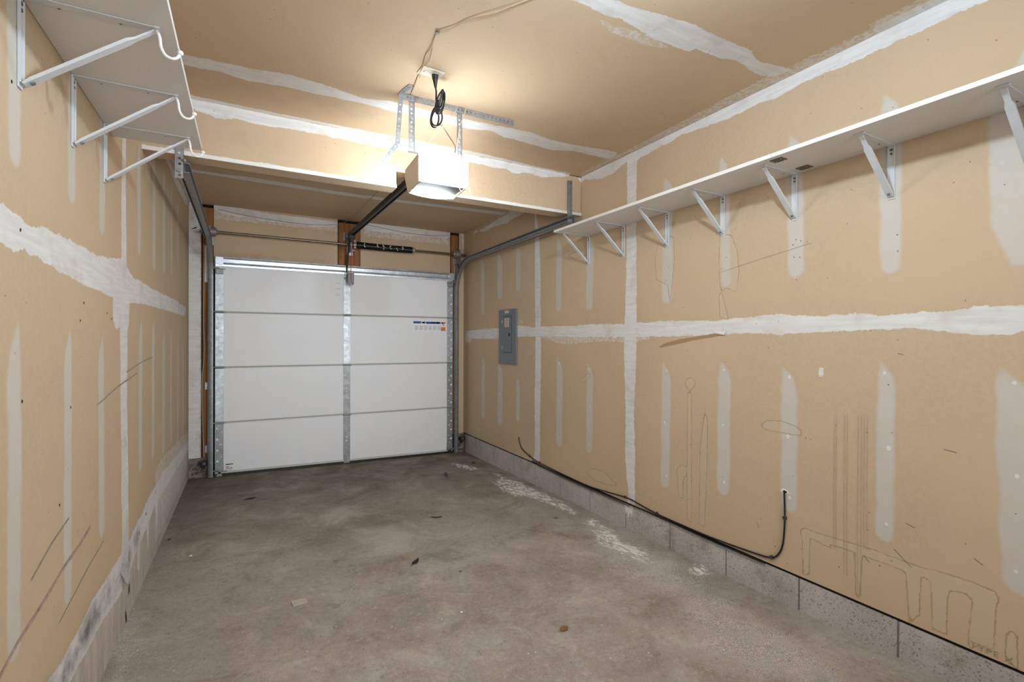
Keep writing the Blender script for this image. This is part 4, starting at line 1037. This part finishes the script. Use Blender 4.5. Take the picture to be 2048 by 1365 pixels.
add_box(bm, (1.203, -.235, 2.385), (1.262, -.135, 2.425), bev=.006); add_box(bm, (1.215, -.21, 2.36), (1.25, -.16, 2.39), bev=.004)
obj('trolley', bm, M['black'], op)
bm = B()
add_tube(bm, [(1.217, -.18, 2.37), (1.216, -.13, 2.33), (1.215, -.09, 2.26), (1.207, -.052, 2.08)], .010, 8, 3)
add_box(bm, (1.198, -.058, 2.055), (1.216, -.038, 2.10), bev=.003)
obj('door_arm', bm, M['black'], op, label='black arm from the rail down to the door')

# release handle and warning tag on its cord
rt = thing('release_tag', 'blue-grey and red release tag hanging before the door middle', 'tag', (1.232, -.16, 1.93))
bm = B(); add_tube(bm, [(1.238, -.17, 2.352), (1.237, -.165, 2.25), (1.230, -.16, 2.055)], .0035, 8, 4); add_tube(bm, [(1.225, -.16, 2.06), (1.230, -.16, 1.99), (1.245, -.16, 1.905)], .003, 6, 3)
obj('release_cord', bm, M['red'], rt, label='thin red release cord')
bm = B()
add_prism(bm, [(1.200, -.163, 1.930), (1.252, -.163, 1.918), (1.262, -.160, 1.935), (1.265, -.158, 2.050), (1.255, -.158, 2.060), (1.203, -.160, 2.056)], (0, .0025, 0))
card = obj('card', bm, M['tagc'], rt)
bm = B()
add_box(bm, (1.228, -.165, 1.945), (1.236, -.162, 2.03)); add_cyl(bm, (1.230, -.161, 2.046), (1.230, -.165, 2.046), .006, 12); add_prism(bm, [(1.240, -.1645, 1.916), (1.262, -.1645, 1.918), (1.262, -.1645, 1.930), (1.24, -.1645, 1.925)], (0, .003, 0))
obj('printed_stripe', bm, M['red'], card)
bm = B(); add_box(bm, (1.208, -.1643, 2.036), (1.258, -.160, 2.050))
for j in range(7): add_box(bm, (1.208, -.1643, 1.950 + .011 * j), (1.224, -.160, 1.953 + .011 * j)); add_box(bm, (1.240, -.1643, 1.950 + .011 * j), (1.256, -.160, 1.953 + .011 * j))
obj('printed_lines', bm, M['txt'], card)

# ================================================================ punched-angle hanger for the opener
hg = thing('mounting_bracket', 'punched zinc angle on the ceiling with straps holding the opener', 'bracket', (1.3, -2.94, HC))
YH = -2.945
bm = B()
add_perf(bm, (.968, YH, HC - .034), (1, 0, 0), (0, 0, 1), .676, .033, 26, .0060, .0022)
add_perf(bm, (.968, YH, HC - .003), (1, 0, 0), (0, 1, 0), .676, .033, 26, .0045, .0022)
obj('angle_iron', bm, M['zinc'], hg)
for x in (1.030, 1.302):
    bm = B()
    add_perf(bm, (x - .014, YH + .004, 2.339), (0, 0, 1), (1, 0, 0), .279, .031, 12, .0058, .002)
    add_perf(bm, (x + .017, YH + .004, 2.339), (0, 0, 1), (0, 1, 0), .279, .026, 12, .0050, .002)
    add_cyl(bm, (x, YH - .010, HC - .018), (x, YH + .012, HC - .018), .0085, 6)
    add_box(bm, (x - .012, YH + .006, 2.3375), (x + .055 if x < 1.2 else x + .02, YH + .03, 2.3395))
    h = obj('hanger_strap', bm, M['zinc'], hg)
    bm = B(); add_cyl(bm, (x + .002, YH - .004, 2.505 if x < 1.2 else 2.36), (x + .002, YH + .008, 2.505 if x < 1.2 else 2.36), .009, 6); obj('bolt', bm, M['galv'], h)
# the long loose end, bent towards the left, and the tab at the end of the angle
bm = B()
add_perf(bm, (.960, YH - .004, HC - .012), Vector((.942, YH, 2.355)) - Vector((.960, YH, HC - .012)), (1, 0, .05), .262, .024, 7, .0052, .002)
add_perf(bm, (.9425, YH - .002, 2.362), Vector((.856, YH, 2.237)) - Vector((.9425, YH, 2.362)), (1, 0, -.68), .155, .024, 5, .0052, .002)
add_perf(bm, (.962, YH - .004, HC - .0035), Vector((.985, -3.045, HC)) - Vector((.962, YH, HC)), (1, .2, 0), .105, .028, 2, .006, .002)
add_cyl(bm, (.980, YH - .008, HC - .018), (.980, YH + .008, HC - .018), .0075, 6)
obj('loose_strap', bm, M['zinc'], hg, label='bent strap end hanging free on the left')
bm = B(); add_cyl(bm, (1.60, YH + .018, HC - .010), (1.60, YH + .018, HC - .001), .010, 6); obj('bolt', bm, M['chrome'], hg)

# ================================================================ ceiling outlet, cord, wires
ou = thing('ceiling_outlet', 'ivory power outlet on the ceiling above the opener', 'outlet', (1.035, -3.205, HC))
a = Matrix.Rotation(math.radians(4), 4, 'Z')
bm = B(); add_box(bm, (-.058, -.036, -.006), (.058, .036, 0), bev=.003); bmesh.ops.transform(bm, matrix=Matrix.Translation((1.045, -3.205, HC)) @ a, verts=bm.verts)
obj('cover_plate', bm, M['outlet'], ou)
bm = B()
for s in (-1, 1): add_cyl(bm, (1.045 + .022 * s, -3.205, HC - .005), (1.045 + .022 * s, -3.205, HC - .009), .016, 18)
add_cyl(bm, (1.045, -3.205, HC - .006), (1.045, -3.205, HC - .0085), .0035, 8)
obj('receptacle', bm, M['pale'], ou)
pc = thing('power_cord', 'black power cord plugged into the ceiling outlet, bundled in loops', 'cord', (1.10, -3.16, 2.45))
px, py = 1.067, -3.205
bm = B(); add_cyl(bm, (px, py, HC - .009), (px, py, HC - .028), .0165, 14, r2=.014); add_cyl(bm, (px, py, HC - .028), (px + .004, py + .004, HC - .068), .013, 12, r2=.0055)
obj('plug', bm, M['black'], pc, smooth=True)
bm = B()
c0 = Vector((1.105, -3.14, 2.49))
pts = [(px + .003, py + .004, HC - .06), (1.078, -3.19, 2.55), (1.088, -3.165, 2.515), (1.112, -3.15, 2.50), (1.128, -3.14, 2.535)]
def loop(cx, cz, rx_, rz_, a0, a1, n, yo, tilt):
    out = []
    for i in range(n + 1):
        t = a0 + (a1 - a0) * i / n
        x, z = rx_ * math.cos(t), rz_ * math.sin(t)
        out.append((cx + x * math.cos(tilt) - z * math.sin(tilt), -3.14 + yo + .008 * math.sin(t * 1.7), cz + x * math.sin(tilt) + z * math.cos(tilt)))
    return out
pts += loop(1.118, 2.527, .019, .062, 1.2, -4.6, 12, .0, -.22)
pts += loop(1.094, 2.452, .019, .052, 1.0, -4.9, 12, .01, -.12)
pts += loop(1.120, 2.530, .014, .055, 2.6, -3.2, 11, -.01, -.28)
pts += loop(1.100, 2.448, .025, .047, 1.7, -4.4, 12, -.005, -.3)
add_tube(bm, pts, .0042, 7, 5)
add_tube(bm, [(1.106, -3.155, 2.492), (1.112, -3.148, 2.486), (1.110, -3.13, 2.482), (1.100, -3.135, 2.488)], .004, 6, 4)
obj('cord_bundle', bm, M['black'], pc, smooth=True)
bm = B(); add_tube(bm, [(1.115, -3.13, 2.42), (1.150, -3.08, 2.44), (1.205, -3.03, 2.42), (1.255, -2.995, 2.385), (1.262, -2.97, 2.35), (1.268, -2.93, 2.334)], .0032, 6, 5)
obj('cord_tail', bm, M['shaft'], pc, smooth=True, label='thin grey-brown tail of the cord running into the opener')
def wire(name, pts, r, m, lab, n=5, cat='wire'):
    bm = B(); add_tube(bm, pts, r, 6, n)
    return tag(obj(name, bm, m, smooth=True), lab, cat)
zc = HC - .003
w = wire('bell_wire', [(1.32, -4.05, zc), (1.192, -3.856, zc), (1.126, -3.756, zc - .003), (1.05, -3.663, zc), (1.009, -3.577, zc - .002), (.966, -3.516, zc), (.978, -3.40, zc - .004), (.975, -3.34, zc), (.992, -3.246, zc - .006), (1.000, -3.15, zc), (1.012, -3.05, zc - .004), (1.02, -2.97, zc)], .0022, M['wire'], 'thin tan wire stapled across the ceiling to the opener bracket')
bm = B(); add_cyl(bm, (.966, -3.516, zc + .002), (.966, -3.516, zc - .006), .009, 10); obj('staple', bm, M['dark'], w)
bm = B()
add_tube(bm, [(.985, -3.40, zc), (1.003, -3.30, zc - .005), (.992, -3.22, zc), (1.012, -3.14, zc - .003)], .0018, 6, 4); obj('wire_strand', bm, M['wire'], w)
bm = B()
add_tube(bm, [(1.33, -2.965, 2.62), (1.318, -2.965, 2.57), (1.296, -2.967, 2.522), (1.288, -2.967, 2.464), (1.278, -2.967, 2.392), (1.28, -2.955, 2.335)], .002, 6, 5)
add_tube(bm, [(1.30, -2.967, 2.50), (1.288, -2.970, 2.47), (1.299, -2.968, 2.45), (1.284, -2.969, 2.44), (1.293, -2.967, 2.42)], .002, 6, 5)
tag(obj('control_wire', bm, M['pale'], smooth=True), 'pale tangled wire hanging along the right opener strap', 'wire')
wire('control_wire', [(1.275, -2.965, 2.60), (1.225, -2.965, 2.53), (1.165, -2.965, 2.454), (1.118, -2.965, 2.39), (1.105, -2.955, 2.336)], .0017, M['pale'], 'thin pale wire slanting across from the bracket to the opener top')
wire('control_wire', [(1.285, -2.975, 2.176), (1.30, -2.985, 2.150), (1.33, -2.99, 2.140), (1.352, -2.985, 2.150), (1.352, -2.97, 2.185)], .0016, M['pale'], 'short pale wire looped under the opener right corner')
# wires from the opener to the sensors, along the top of the front wall
zr = HC - .004
wire('sensor_wire', [(1.30, BBACK - .02, 2.44), (1.30, BBACK + .12, 2.60), (1.272, -1.192, zr), (1.259, -.815, zr - .006), (1.245, -.42, zr - .02), (1.20, -.02, 2.60), (1.125, YF - .006, 2.572)], .002, M['wire'], 'thin tan wire along the dark ceiling to the wooden pad')
wire('sensor_wire', [(1.125, YF - .004, 2.572), (.95, YF - .004, 2.548), (.755, YF - .004, 2.540), (.428, YF - .004, 2.552), (.213, YF - .004, 2.570), (.03, YF - .004, 2.595)], .0018, M['brown'], 'thin dark wire sagging above the door, left of the wooden pad')
wire('sensor_wire', [(1.37, YF - .004, 2.611), (1.575, YF - .004, 2.594), (1.876, YF - .004, 2.566), (2.15, YF - .004, 2.566), (2.43, YF - .004, 2.588)], .0018, M['brown'], 'thin dark wire sagging above the door, right of the wooden pad')
wire('sensor_wire', [(-.080, YF - .004, 2.20), (-.086, YF - .004, 1.905), (-.089, YF - .004, 1.476), (-.080, YF - .004, 1.238), (-.100, YF - .004, .952), (-.096, YF - .004, .523), (-.084, YF - .012, .217)], .0022, M['pale'], 'pale wire running down the left wooden post')

# ================================================================ safety sensors
def sensor(x0, x1, y, z, label, s):
    t = thing('safety_sensor', label, 'sensor', ((x0 + x1) / 2, y, z - .03))
    bm = B(); add_box(bm, (x0, y - .004, z - .018), (x1, y, z + .018), bev=.002)
    add_box(bm, (min(x0, x1), y - .03, z - .02) if s < 0 else (x0, y - .03, z - .02), (x0 + .004, y, z + .02))
    obj('mount_arm', bm, M['black'], t)
    bm = B(); cx = x0 + (x1 - x0) * (.62 if s < 0 else .5)
    add_box(bm, (cx - .024, y - .036, z - .022), (cx + .024, y - .006, z + .022), bev=.006)
    add_cyl(bm, (cx, y - .02, z - .02), (cx, y - .02, z - .05), .012, 10)
    obj('sensor_body', bm, M['black'], t)
    bm = B(); add_cyl(bm, (cx + .006, y - .034, z + .002), (cx + .006, y - .040, z + .002), .0085, 14); obj('sensor_lens', bm, M['chrome'], t, label='shiny round lens')
    return t
sensor(-.125, -.055, -.02, .165, 'black safety sensor low beside the left track', -1)
sensor(2.490, 2.590, -.02, .155, 'black safety sensor low beside the right track', 1)

# ================================================================ shelves
def board(x0, x1, y0, y1, z, label, group=None):
    bm = B(); add_box(bm, (x0, y0, z), (x1, y1, z + .018), bev=.0012)
    return tag(obj('shelf_board', bm, M['white']), label, 'shelf', group)
ZR, ZL = 2.145, 2.155
board(2.288, XR - .001, -4.121, -2.398, ZR, 'long white shelf board on the right wall, far half towards the door')
near_board = board(2.288, XR - .001, -6.2, -4.123, ZR, 'long white shelf board on the right wall, near half beyond the joint')
board(XL + .001, .097, -6.2, -2.965, ZL, 'white shelf board on the left wall')
def mend(x0, x1, m, lab):
    bm = B(); add_box(bm, (x0, -4.150, ZR - .003), (x1, -4.094, ZR - .0002), bev=.0012); t = obj('mending_plate', bm, M[m], near_board, label=lab)
    for dx in (.2, .8):
        for y in (-4.141, -4.103):
            bm = B(); x = x0 + (x1 - x0) * dx; add_cyl(bm, (x, y, ZR - .003), (x, y, ZR - .0045), .0045, 10); obj('screw', bm, M['galvd'], t)
mend(2.318, 2.364, 'dark', 'dark mending plate across the shelf joint, nearer the front edge')
mend(2.512, 2.560, 'brass', 'brassy mending plate across the shelf joint, nearer the wall')

def bracket(xw, s, y, z, hook, label, group, fx=.245):
    """s = direction from the wall into the room (+1 left wall, -1 right wall)"""
    t = thing('shelf_bracket', label, 'shelf bracket', (xw, y, z - .225), group)
    W = .0125
    bm = B()
    X = lambda d: xw + s * d
    def bx(d0, d1, ya, yb, za, zb, bev=0.0): add_box(bm, (min(X(d0), X(d1)), ya, za), (max(X(d0), X(d1)), yb, zb), bev=bev)
    bx(.0005, .004, y - W, y + W, z - .222, z - .001, .001); bx(.003, .0075, y - W, y - W + .002, z - .21, z - .01); bx(.003, .0075, y + W - .002, y + W, z - .21, z - .01)
    obj('wall_plate', bm, M['brk'], t)
    bm = B(); bx(.002, fx, y - W, y + W, z - .0035, z - .0005, .001)
    obj('shelf_arm', bm, M['brk'], t)
    # diagonal: a folded channel with pinched ends
    bm = B()
    a, b = Vector((X(.010), y, z - .212)), Vector((X(fx - .006), y, z - .008))
    d = (b - a).normalized(); n = Vector((0, 1, 0)); up = d.cross(n).normalized()
    if up.z < 0: up = -up
    path, fr, prof = [], [], None
    sec = [(0, .9, .003), (.06, 1, .0055), (.78, 1, .0055), (.84, .62, .003), (1, .62, .0025)]
    rings = []
    for tt, ww, hh in sec:
        c = a.lerp(b, tt); w_ = W * ww
        pr = [(-w_, hh), (-w_, -.002), (w_, -.002), (w_, hh), (w_ - .002, hh), (w_ - .002, 0), (-w_ + .002, 0), (-w_ + .002, hh)]
        rings.append([bm.verts.new(c + n * p + up * q_) for p, q_ in pr])
    for r0, r1 in zip(rings, rings[1:]):
        for k in range(8): bm.faces.new((r0[k], r0[(k + 1) % 8], r1[(k + 1) % 8], r1[k]))
    bm.faces.new(rings[0][::-1]); bm.faces.new(rings[-1])
    obj('diagonal_brace', bm, M['brk'], t)
    bm = B()
    c = a.lerp(b, .05) - up * .002
    for zz, dd in ((z - .020, .004), (z - .036, .004)):
        bm = B(); add_cyl(bm, (X(dd), y, zz), (X(dd + .0025), y, zz), .0045, 10); obj('screw', bm, M['dark'], t, label='dark screw head')
    bm = B(); add_cyl(bm, c, c - up * .004, .0055, 10); obj('rivet', bm, M['galvd'], t, label='dull rivet at the foot')
    for q_ in (.25, .7):
        bm = B(); add_cyl(bm, (X(fx * q_), y + W + .006, z), (X(fx * q_), y + W + .006, z - .0015), .003, 8); obj('screw', bm, M['dark'], t, label='dark screw head in the shelf')
    bm = B(); add_box(bm, (min(X(fx - .006), X(fx + .006)), y - W - .004, z - .005), (max(X(fx - .006), X(fx + .006)), y + W + .004, z - .0005), bev=.001)
    obj('front_tab', bm, M['brk'], t)
    if hook:
        bm = B()
        hx = .272
        add_tube(bm, [(X(hx - .006), y, z - .004), (X(hx), y, z - .02), (X(hx + .003), y, z - .045), (X(hx + .012), y, z - .063), (X(hx + .026), y, z - .069), (X(hx + .038), y, z - .064), (X(hx + .0445), y, z - .052)], .0040, 10, 5)
        bmesh.ops.create_icosphere(bm, subdivisions=2, radius=.0075, matrix=Matrix.Translation((X(hx + .0455), y, z - .049)))
        obj('rod_hook', bm, M['hookm'], t, smooth=True, label='white coated rod hook')
    return t
names = ['first', 'second', 'third', 'fourth', 'fifth', 'sixth', 'seventh']
ry = [-2.430, -2.825, -3.232, -3.639, -4.043, -4.446, -4.852]
rl_ = ['white bracket under the right shelf, nearest the garage door', 'white bracket under the right shelf, second from the far end', 'white bracket under the right shelf, third from the far end',
       'white bracket under the right shelf, fourth from the far end', 'white bracket under the right shelf, right beside the two mending plates', 'white bracket under the right shelf, first after the mending plates towards the camera',
       'largest white bracket under the right shelf, at the right edge of the photo']
proto = bracket(XR, -1, ry[0], ZR, False, rl_[0], 'brackets under the right shelf')
for y, lab in zip(ry[1:], rl_[1:]): copy_thing(proto, (0, y - ry[0], 0), lab)
ly = [-3.888, -3.485, -3.095]
ll_ = ['largest white bracket with rod hook under the left shelf, nearest the camera', 'middle white bracket with rod hook under the left shelf', 'farthest white bracket with rod hook under the left shelf, by its end']
proto = bracket(XL, 1, ly[0], ZL, True, ll_[0], 'brackets under the left shelf', fx=.268)
for y, lab in zip(ly[1:], ll_[1:]): copy_thing(proto, (0, y - ly[0], 0), lab)

# ================================================================ electrical panel
ep = thing('electrical_panel', 'blue-grey electrical panel on the right wall', 'electrical panel', (XR, -1.115, 1.1))
bm = B(); add_box(bm, (XR - .014, -1.302, 1.097), (XR - .0005, -.930, 1.647), bev=.002)
cov = obj('panel_cover', bm, M['panel'], ep)
for y in (-1.285, -.948):
    for z in (1.62, 1.16):
        bm = B(); add_cyl(bm, (XR - .013, y, z), (XR - .017, y, z), .006, 8); obj('cover_screw', bm, M['galvd'], cov)
bm = B(); add_box(bm, (XR - .0155, -1.205, 1.211), (XR - .013, -1.020, 1.580)); obj('door_gap', bm, M['gap'], cov, label='dark gap around the panel door')
bm = B(); add_box(bm, (XR - .0185, -1.200, 1.215), (XR - .013, -1.023, 1.576), bev=.0015); dr = obj('panel_door', bm, M['panel2'], ep)
bm = B(); add_box(bm, (XR - .0215, -1.187, 1.375), (XR - .018, -1.150, 1.411), bev=.001); add_box(bm, (XR - .024, -1.176, 1.380), (XR - .0205, -1.160, 1.404), bev=.001); obj('latch', bm, M['black'], dr)
bm = B(); add_box(bm, (XR - .0192, -1.160, 1.469), (XR - .018, -1.066, 1.558)); lb = obj('paper_label', bm, M['paper'], dr)
bm = B()
for j in range(6): add_box(bm, (XR - .0197, -1.150 + .004 * (j % 2), 1.480 + .012 * j), (XR - .019, -1.078, 1.4825 + .012 * j))
add_box(bm, (XR - .0197, -1.122, 1.545), (XR - .019, -1.108, 1.552)); obj('label_lines', bm, M['brown'], lb)
for z in (1.527, 1.264):
    bm = B(); add_cyl(bm, (XR - .0175, -1.0165, z - .013), (XR - .0175, -1.0165, z + .013), .0045, 10); obj('door_hinge', bm, M['chrome'], dr)
bm = B(); add_box(bm, (XR - .0152, -1.148, 1.608), (XR - .0138, -1.062, 1.637)); obj('maker_label', bm, M['paper'], cov, label='small blank-looking cream label')

# ================================================================ cables along the foot of the right wall
xc = XR - .006
p1 = [(-1.349, .388), (-1.359, .356), (-1.408, .300), (-1.558, .258), (-1.725, .234), (-2.182, .218), (-2.49, .216), (-2.858, .246), (-2.996, .238), (-3.155, .224), (-3.406, .220), (-3.614, .222), (-3.852, .236), (-3.930, .248), (-3.968, .275), (-3.994, .342), (-4.003, .471), (-4.000, .592)]
cx = thing('cable', 'black cable stapled along the wall foot and rising to a torn hole', 'cable', (XR, -2.8, .2))
bm = B(); add_tube(bm, [(XR - .0048, -1.343, .396)] + [(xc, y, z) for y, z in p1] + [(XR - .0052, -4.000, .599)], .0042, 8, 6); obj('cable_run', bm, M['coax'], cx, smooth=True)
for (y, z) in ((-1.558, .258), (-1.725, .236), (-2.858, .247), (-3.155, .226), (-3.935, .250), (-4.003, .470)):
    bm = B(); add_box(bm, (xc - .008, y - .009, z - .007), (XR - .0005, y + .009, z + .007), bev=.002); add_cyl(bm, (xc, y - .004, z + .009), (xc - .008, y - .004, z + .009), .004, 8)
    obj('cable_clip', bm, M['brown'], cx)
bm = B(); add_tube(bm, [(xc - .001, y, z) for y, z in ((-1.60, .224), (-1.726, .216), (-2.0, .207), (-2.182, .203), (-2.441, .202), (-2.859, .208), (-3.172, .211), (-3.406, .206), (-3.594, .203), (-3.738, .205), (-3.90, .206))], .0045, 8, 5)
tag(obj('cable', bm, M['coax'], smooth=True), 'second black cable lying in the gap on top of the block course', 'cable')
bm = B(); add_tube(bm, [(xc - .001, y, z) for y, z in ((-1.68, .207), (-2.0, .197), (-2.3, .192), (-2.6, .194), (-2.9, .196))], .0028, 6, 5)
tag(obj('cable', bm, M['brown'], smooth=True), 'thin brown cable just below the black one on the far blocks', 'cable')
bm = B(); add_prism(bm, [(XR - .001, -3.49, .197), (XR - .001, -3.62, .198), (XR - .001, -3.722, .200), (XR - .001, -3.70, .187), (XR - .001, -3.60, .187)], (-.0015, 0, 0))
tag(obj('tape_scrap', bm, M['tapeb']), 'pale blue scrap of tape stuck at the top of the blocks', 'tape')
# torn paper round the cable hole
bm = B()
r = random.Random(4); ring = [(XR - .0012, -4.000 + (.020 + r.uniform(-.004, .012)) * math.cos(t), .600 + (.011 + r.uniform(-.003, .006)) * math.sin(t)) for t in np.linspace(0, 6.28, 15)[:-1]]
add_prism(bm, ring, (-.001, 0, 0)); hp = obj('hole_patch', bm, M['hookm'], cx, label='white torn paper round the hole')
bm = B(); add_prism(bm, [(XR - .0024, -4.000 + (.008 + r.uniform(-.002, .005)) * math.cos(t), .597 + (.006 + r.uniform(-.001, .003)) * math.sin(t)) for t in np.linspace(0, 6.28, 11)[:-1]], (-.0006, 0, 0)); obj('hole', bm, M['gap'], hp)

# flap of torn seam tape on the right wall
bm = B()
add_prism(bm, [(XR - .001, -3.575, 1.398), (XR - .008, -3.665, 1.392), (XR - .012, -3.660, 1.372), (XR - .003, -3.60, 1.378)], (-.001, 0, 0))
obj('torn_flap', bm, M['hookm'], wall_r)

# ================================================================ litter on the floor
def leaf(name, x, y, L, W_, rot, curl, m, label, cat='leaf', seed=0):
    r = random.Random(seed); bm = B(); n = 10; z = floor_z(x, y)
    R_ = Matrix.Rotation(rot, 3, 'Z')
    rows = []
    for i in range(n + 1):
        t = i / n; w_ = W_ * math.sin(math.pi * min(1, t * .96 + .03)) ** .8 * (1 + r.uniform(-.1, .1))
        row = []
        for s in (-1, -.5, 0, .5, 1):
            p = Vector(((t - .5) * L, s * w_ / 2, .004 + curl * (s * s) * .6 + curl * (2 * t - 1) ** 2 * .7))
            row.append(bm.verts.new(Vector((x, y, z)) + R_ @ p))
        rows.append(row)
    for a_, b_ in zip(rows, rows[1:]):
        for k in range(4): bm.faces.new((a_[k], a_[k + 1], b_[k + 1], b_[k]))
    bmesh.ops.solidify(bm, geom=bm.faces[:], thickness=.0008)
    p0 = Vector((x, y, z)) + R_ @ Vector((-L / 2, 0, .004 + curl * .7)); p1_ = Vector((x, y, z)) + R_ @ Vector((-L * .68, W_ * .1, .003))
    add_tube(bm, [p0, p1_], .0012, 5, 2)
    zmin = min(v.co.z for v in bm.verts)
    for v in bm.verts: v.co.z += z + .0008 - zmin
    tag(obj(name, bm, m, smooth=True), label, cat)
leaf('leaf', 1.507, -3.673, .052, .032, .25, .004, M['leafb'], 'small orange-brown leaf lying in the middle of the floor near the camera', seed=1)
leaf('leaf', 1.129, -2.716, .075, .028, .75, .010, M['leafd'], 'dark curled leaf on the floor, between the brown leaf and the door', seed=2)
leaf('leaf', 1.495, -2.056, .085, .014, -.35, .008, M['leafd'], 'thin dark leaf sliver on the floor before the right half of the door', seed=3)
leaf('leaf', 2.277, -2.458, .045, .026, .4, .008, M['scrap'], 'small pale curled leaf near the blocks of the right wall', seed=5)
leaf('leaf', .30, -.93, .085, .03, .3, .004, M['leafd'], 'flat dark leaf on the floor near the left end of the door', seed=6)
# spiky grey-green pod near the right end of the door
bm = B(); cx_, cy_ = 2.011, -.967; zf = floor_z(cx_, cy_)
r = random.Random(8)
for i in range(9):
    t = i / 8; rr = .013 * math.sin(math.pi * (t * .85 + .1)) + .003
    c = Vector((cx_ - .035 + .07 * t * .4, cy_ - .055 + .11 * t, zf + .021))
    for k in range(8):
        a_ = 2 * math.pi * k / 8 + i * .4
        d = Vector((math.cos(a_), .55, math.sin(a_) * .8)) * rr
        add_cyl(bm, c, c + d * 1.25, .006, 5, r2=.0015)
zmin = min(v.co.z for v in bm.verts)
for v in bm.verts: v.co.z += zf - zmin
tag(obj('seed_pod', bm, M['cone']), 'grey-green spiky pod on the floor near the right end of the door', 'seed pod')
bm = B(); q = [(.458, -2.856), (.526, -2.854), (.531, -2.900), (.500, -2.904), (.465, -2.912)]
add_prism(bm, [(x, y, floor_z(x, y) + .0006) for x, y in q], (0, 0, .004))
tag(obj('wood_scrap', bm, M['scrap']), 'flat pale scrap lying on the left half of the floor', 'scrap')
def chip(x, y, s, m, lab, seed, cat='chip'):
    r = random.Random(seed); bm = B()
    bmesh.ops.create_icosphere(bm, subdivisions=1, radius=s)
    for v in bm.verts: v.co = Vector((v.co.x * r.uniform(.7, 1.3), v.co.y * r.uniform(.7, 1.3), v.co.z * .5))
    zmin = min(v.co.z for v in bm.verts)
    for v in bm.verts: v.co += Vector((x, y, floor_z(x, y) - zmin))
    tag(obj('plaster_chip' if m is M['hookm'] else 'pebble', bm, m), lab, cat)
chip(1.159, -3.332, .006, M['hookm'], 'tiny white plaster chip on the floor left of the brown leaf', 1)
chip(1.318, -2.94, .007, M['leafd'], 'tiny dark pebble on the floor beside the dark curled leaf', 2, 'pebble')
chip(-.02, -2.02, .009, M['hookm'], 'tiny white plaster chip close to the left wall', 3)
chip(-.165, -1.66, .010, M['leafd'], 'tiny dark pebble at the foot of the left wall', 4, 'pebble')
chip(2.50, -.18, .016, M['leafd'], 'dark crumb of debris in the corner before the right sensor', 5, 'debris')
chip(2.44, -.60, .020, M['leafd'], 'dark crumb of debris at the foot of the first right-hand blocks', 6, 'debris')
chip(-.06, -3.42, .010, M['leafb'], 'rusty crumb on the floor at the foot of the near left wall', 7, 'debris')

# ================================================================ light
def point(name, loc, power, col, size):
    l = bpy.data.lights.new(name, 'POINT'); l.energy = power; l.color = col; l.shadow_soft_size = size
    o = bpy.data.objects.new(name, l); COL.objects.link(o); o.location = loc
    return o
point('ceiling_bulb', (1.15, -4.62, 2.50), 57, (.68, .84, 1.0), .045)
# fill light added in front of the closed back wall, brightening the door
al = bpy.data.lights.new('rear_fill_light', 'AREA'); al.shape = 'RECTANGLE'; al.size = 1.9; al.size_y = 1.9; al.energy = 22; al.spread = math.radians(75); al.color = (.86, .93, 1.0)
ao = bpy.data.objects.new('rear_fill_light', al); COL.objects.link(ao); ao.location = (1.2, YB + .05, 1.25); ao.rotation_euler = (math.radians(90), 0, math.radians(0))
ao.rotation_euler = (math.radians(-90), 0, math.radians(180))
W_ = bpy.data.worlds.new('garage_world'); SC.world = W_; W_.use_nodes = True
W_.node_tree.nodes['Background'].inputs[0].default_value = (.8, .85, .9, 1); W_.node_tree.nodes['Background'].inputs[1].default_value = .0

# ================================================================ camera
cam = bpy.data.cameras.new('camera'); co = bpy.data.objects.new('camera', cam); COL.objects.link(co)
F_PX, YAW, PITCH, ROLL = 976.564, .4993, -.0025, .0029
cam.sensor_width = 36; cam.sensor_fit = 'HORIZONTAL'; cam.lens = 36 * F_PX / 2048; cam.clip_start = .02
f = Vector((math.sin(YAW) * math.cos(PITCH), math.cos(YAW) * math.cos(PITCH), math.sin(PITCH)))
r_ = Vector((math.cos(YAW), -math.sin(YAW), 0)); u_ = r_.cross(f)
r2 = r_ * math.cos(ROLL) + u_ * math.sin(ROLL); u2 = -r_ * math.sin(ROLL) + u_ * math.cos(ROLL)
m = Matrix((r2, u2, -f)).transposed().to_4x4(); m.translation = (.2639, -5.4624, 1.3413)
co.matrix_world = m
SC.camera = co
SC.view_settings.view_transform = 'Standard'; SC.view_settings.look = 'None'; SC.view_settings.gamma = 1; SC.view_settings.use_curve_mapping = False
SC.view_settings.exposure = 0.08
SC.cycles.max_bounces = 8; SC.cycles.diffuse_bounces = 5; SC.cycles.glossy_bounces = 3; SC.cycles.transmission_bounces = 1; SC.cycles.transparent_max_bounces = 2
SC.cycles.adaptive_threshold = .05; SC.cycles.caustics_reflective = False; SC.cycles.caustics_refractive = False
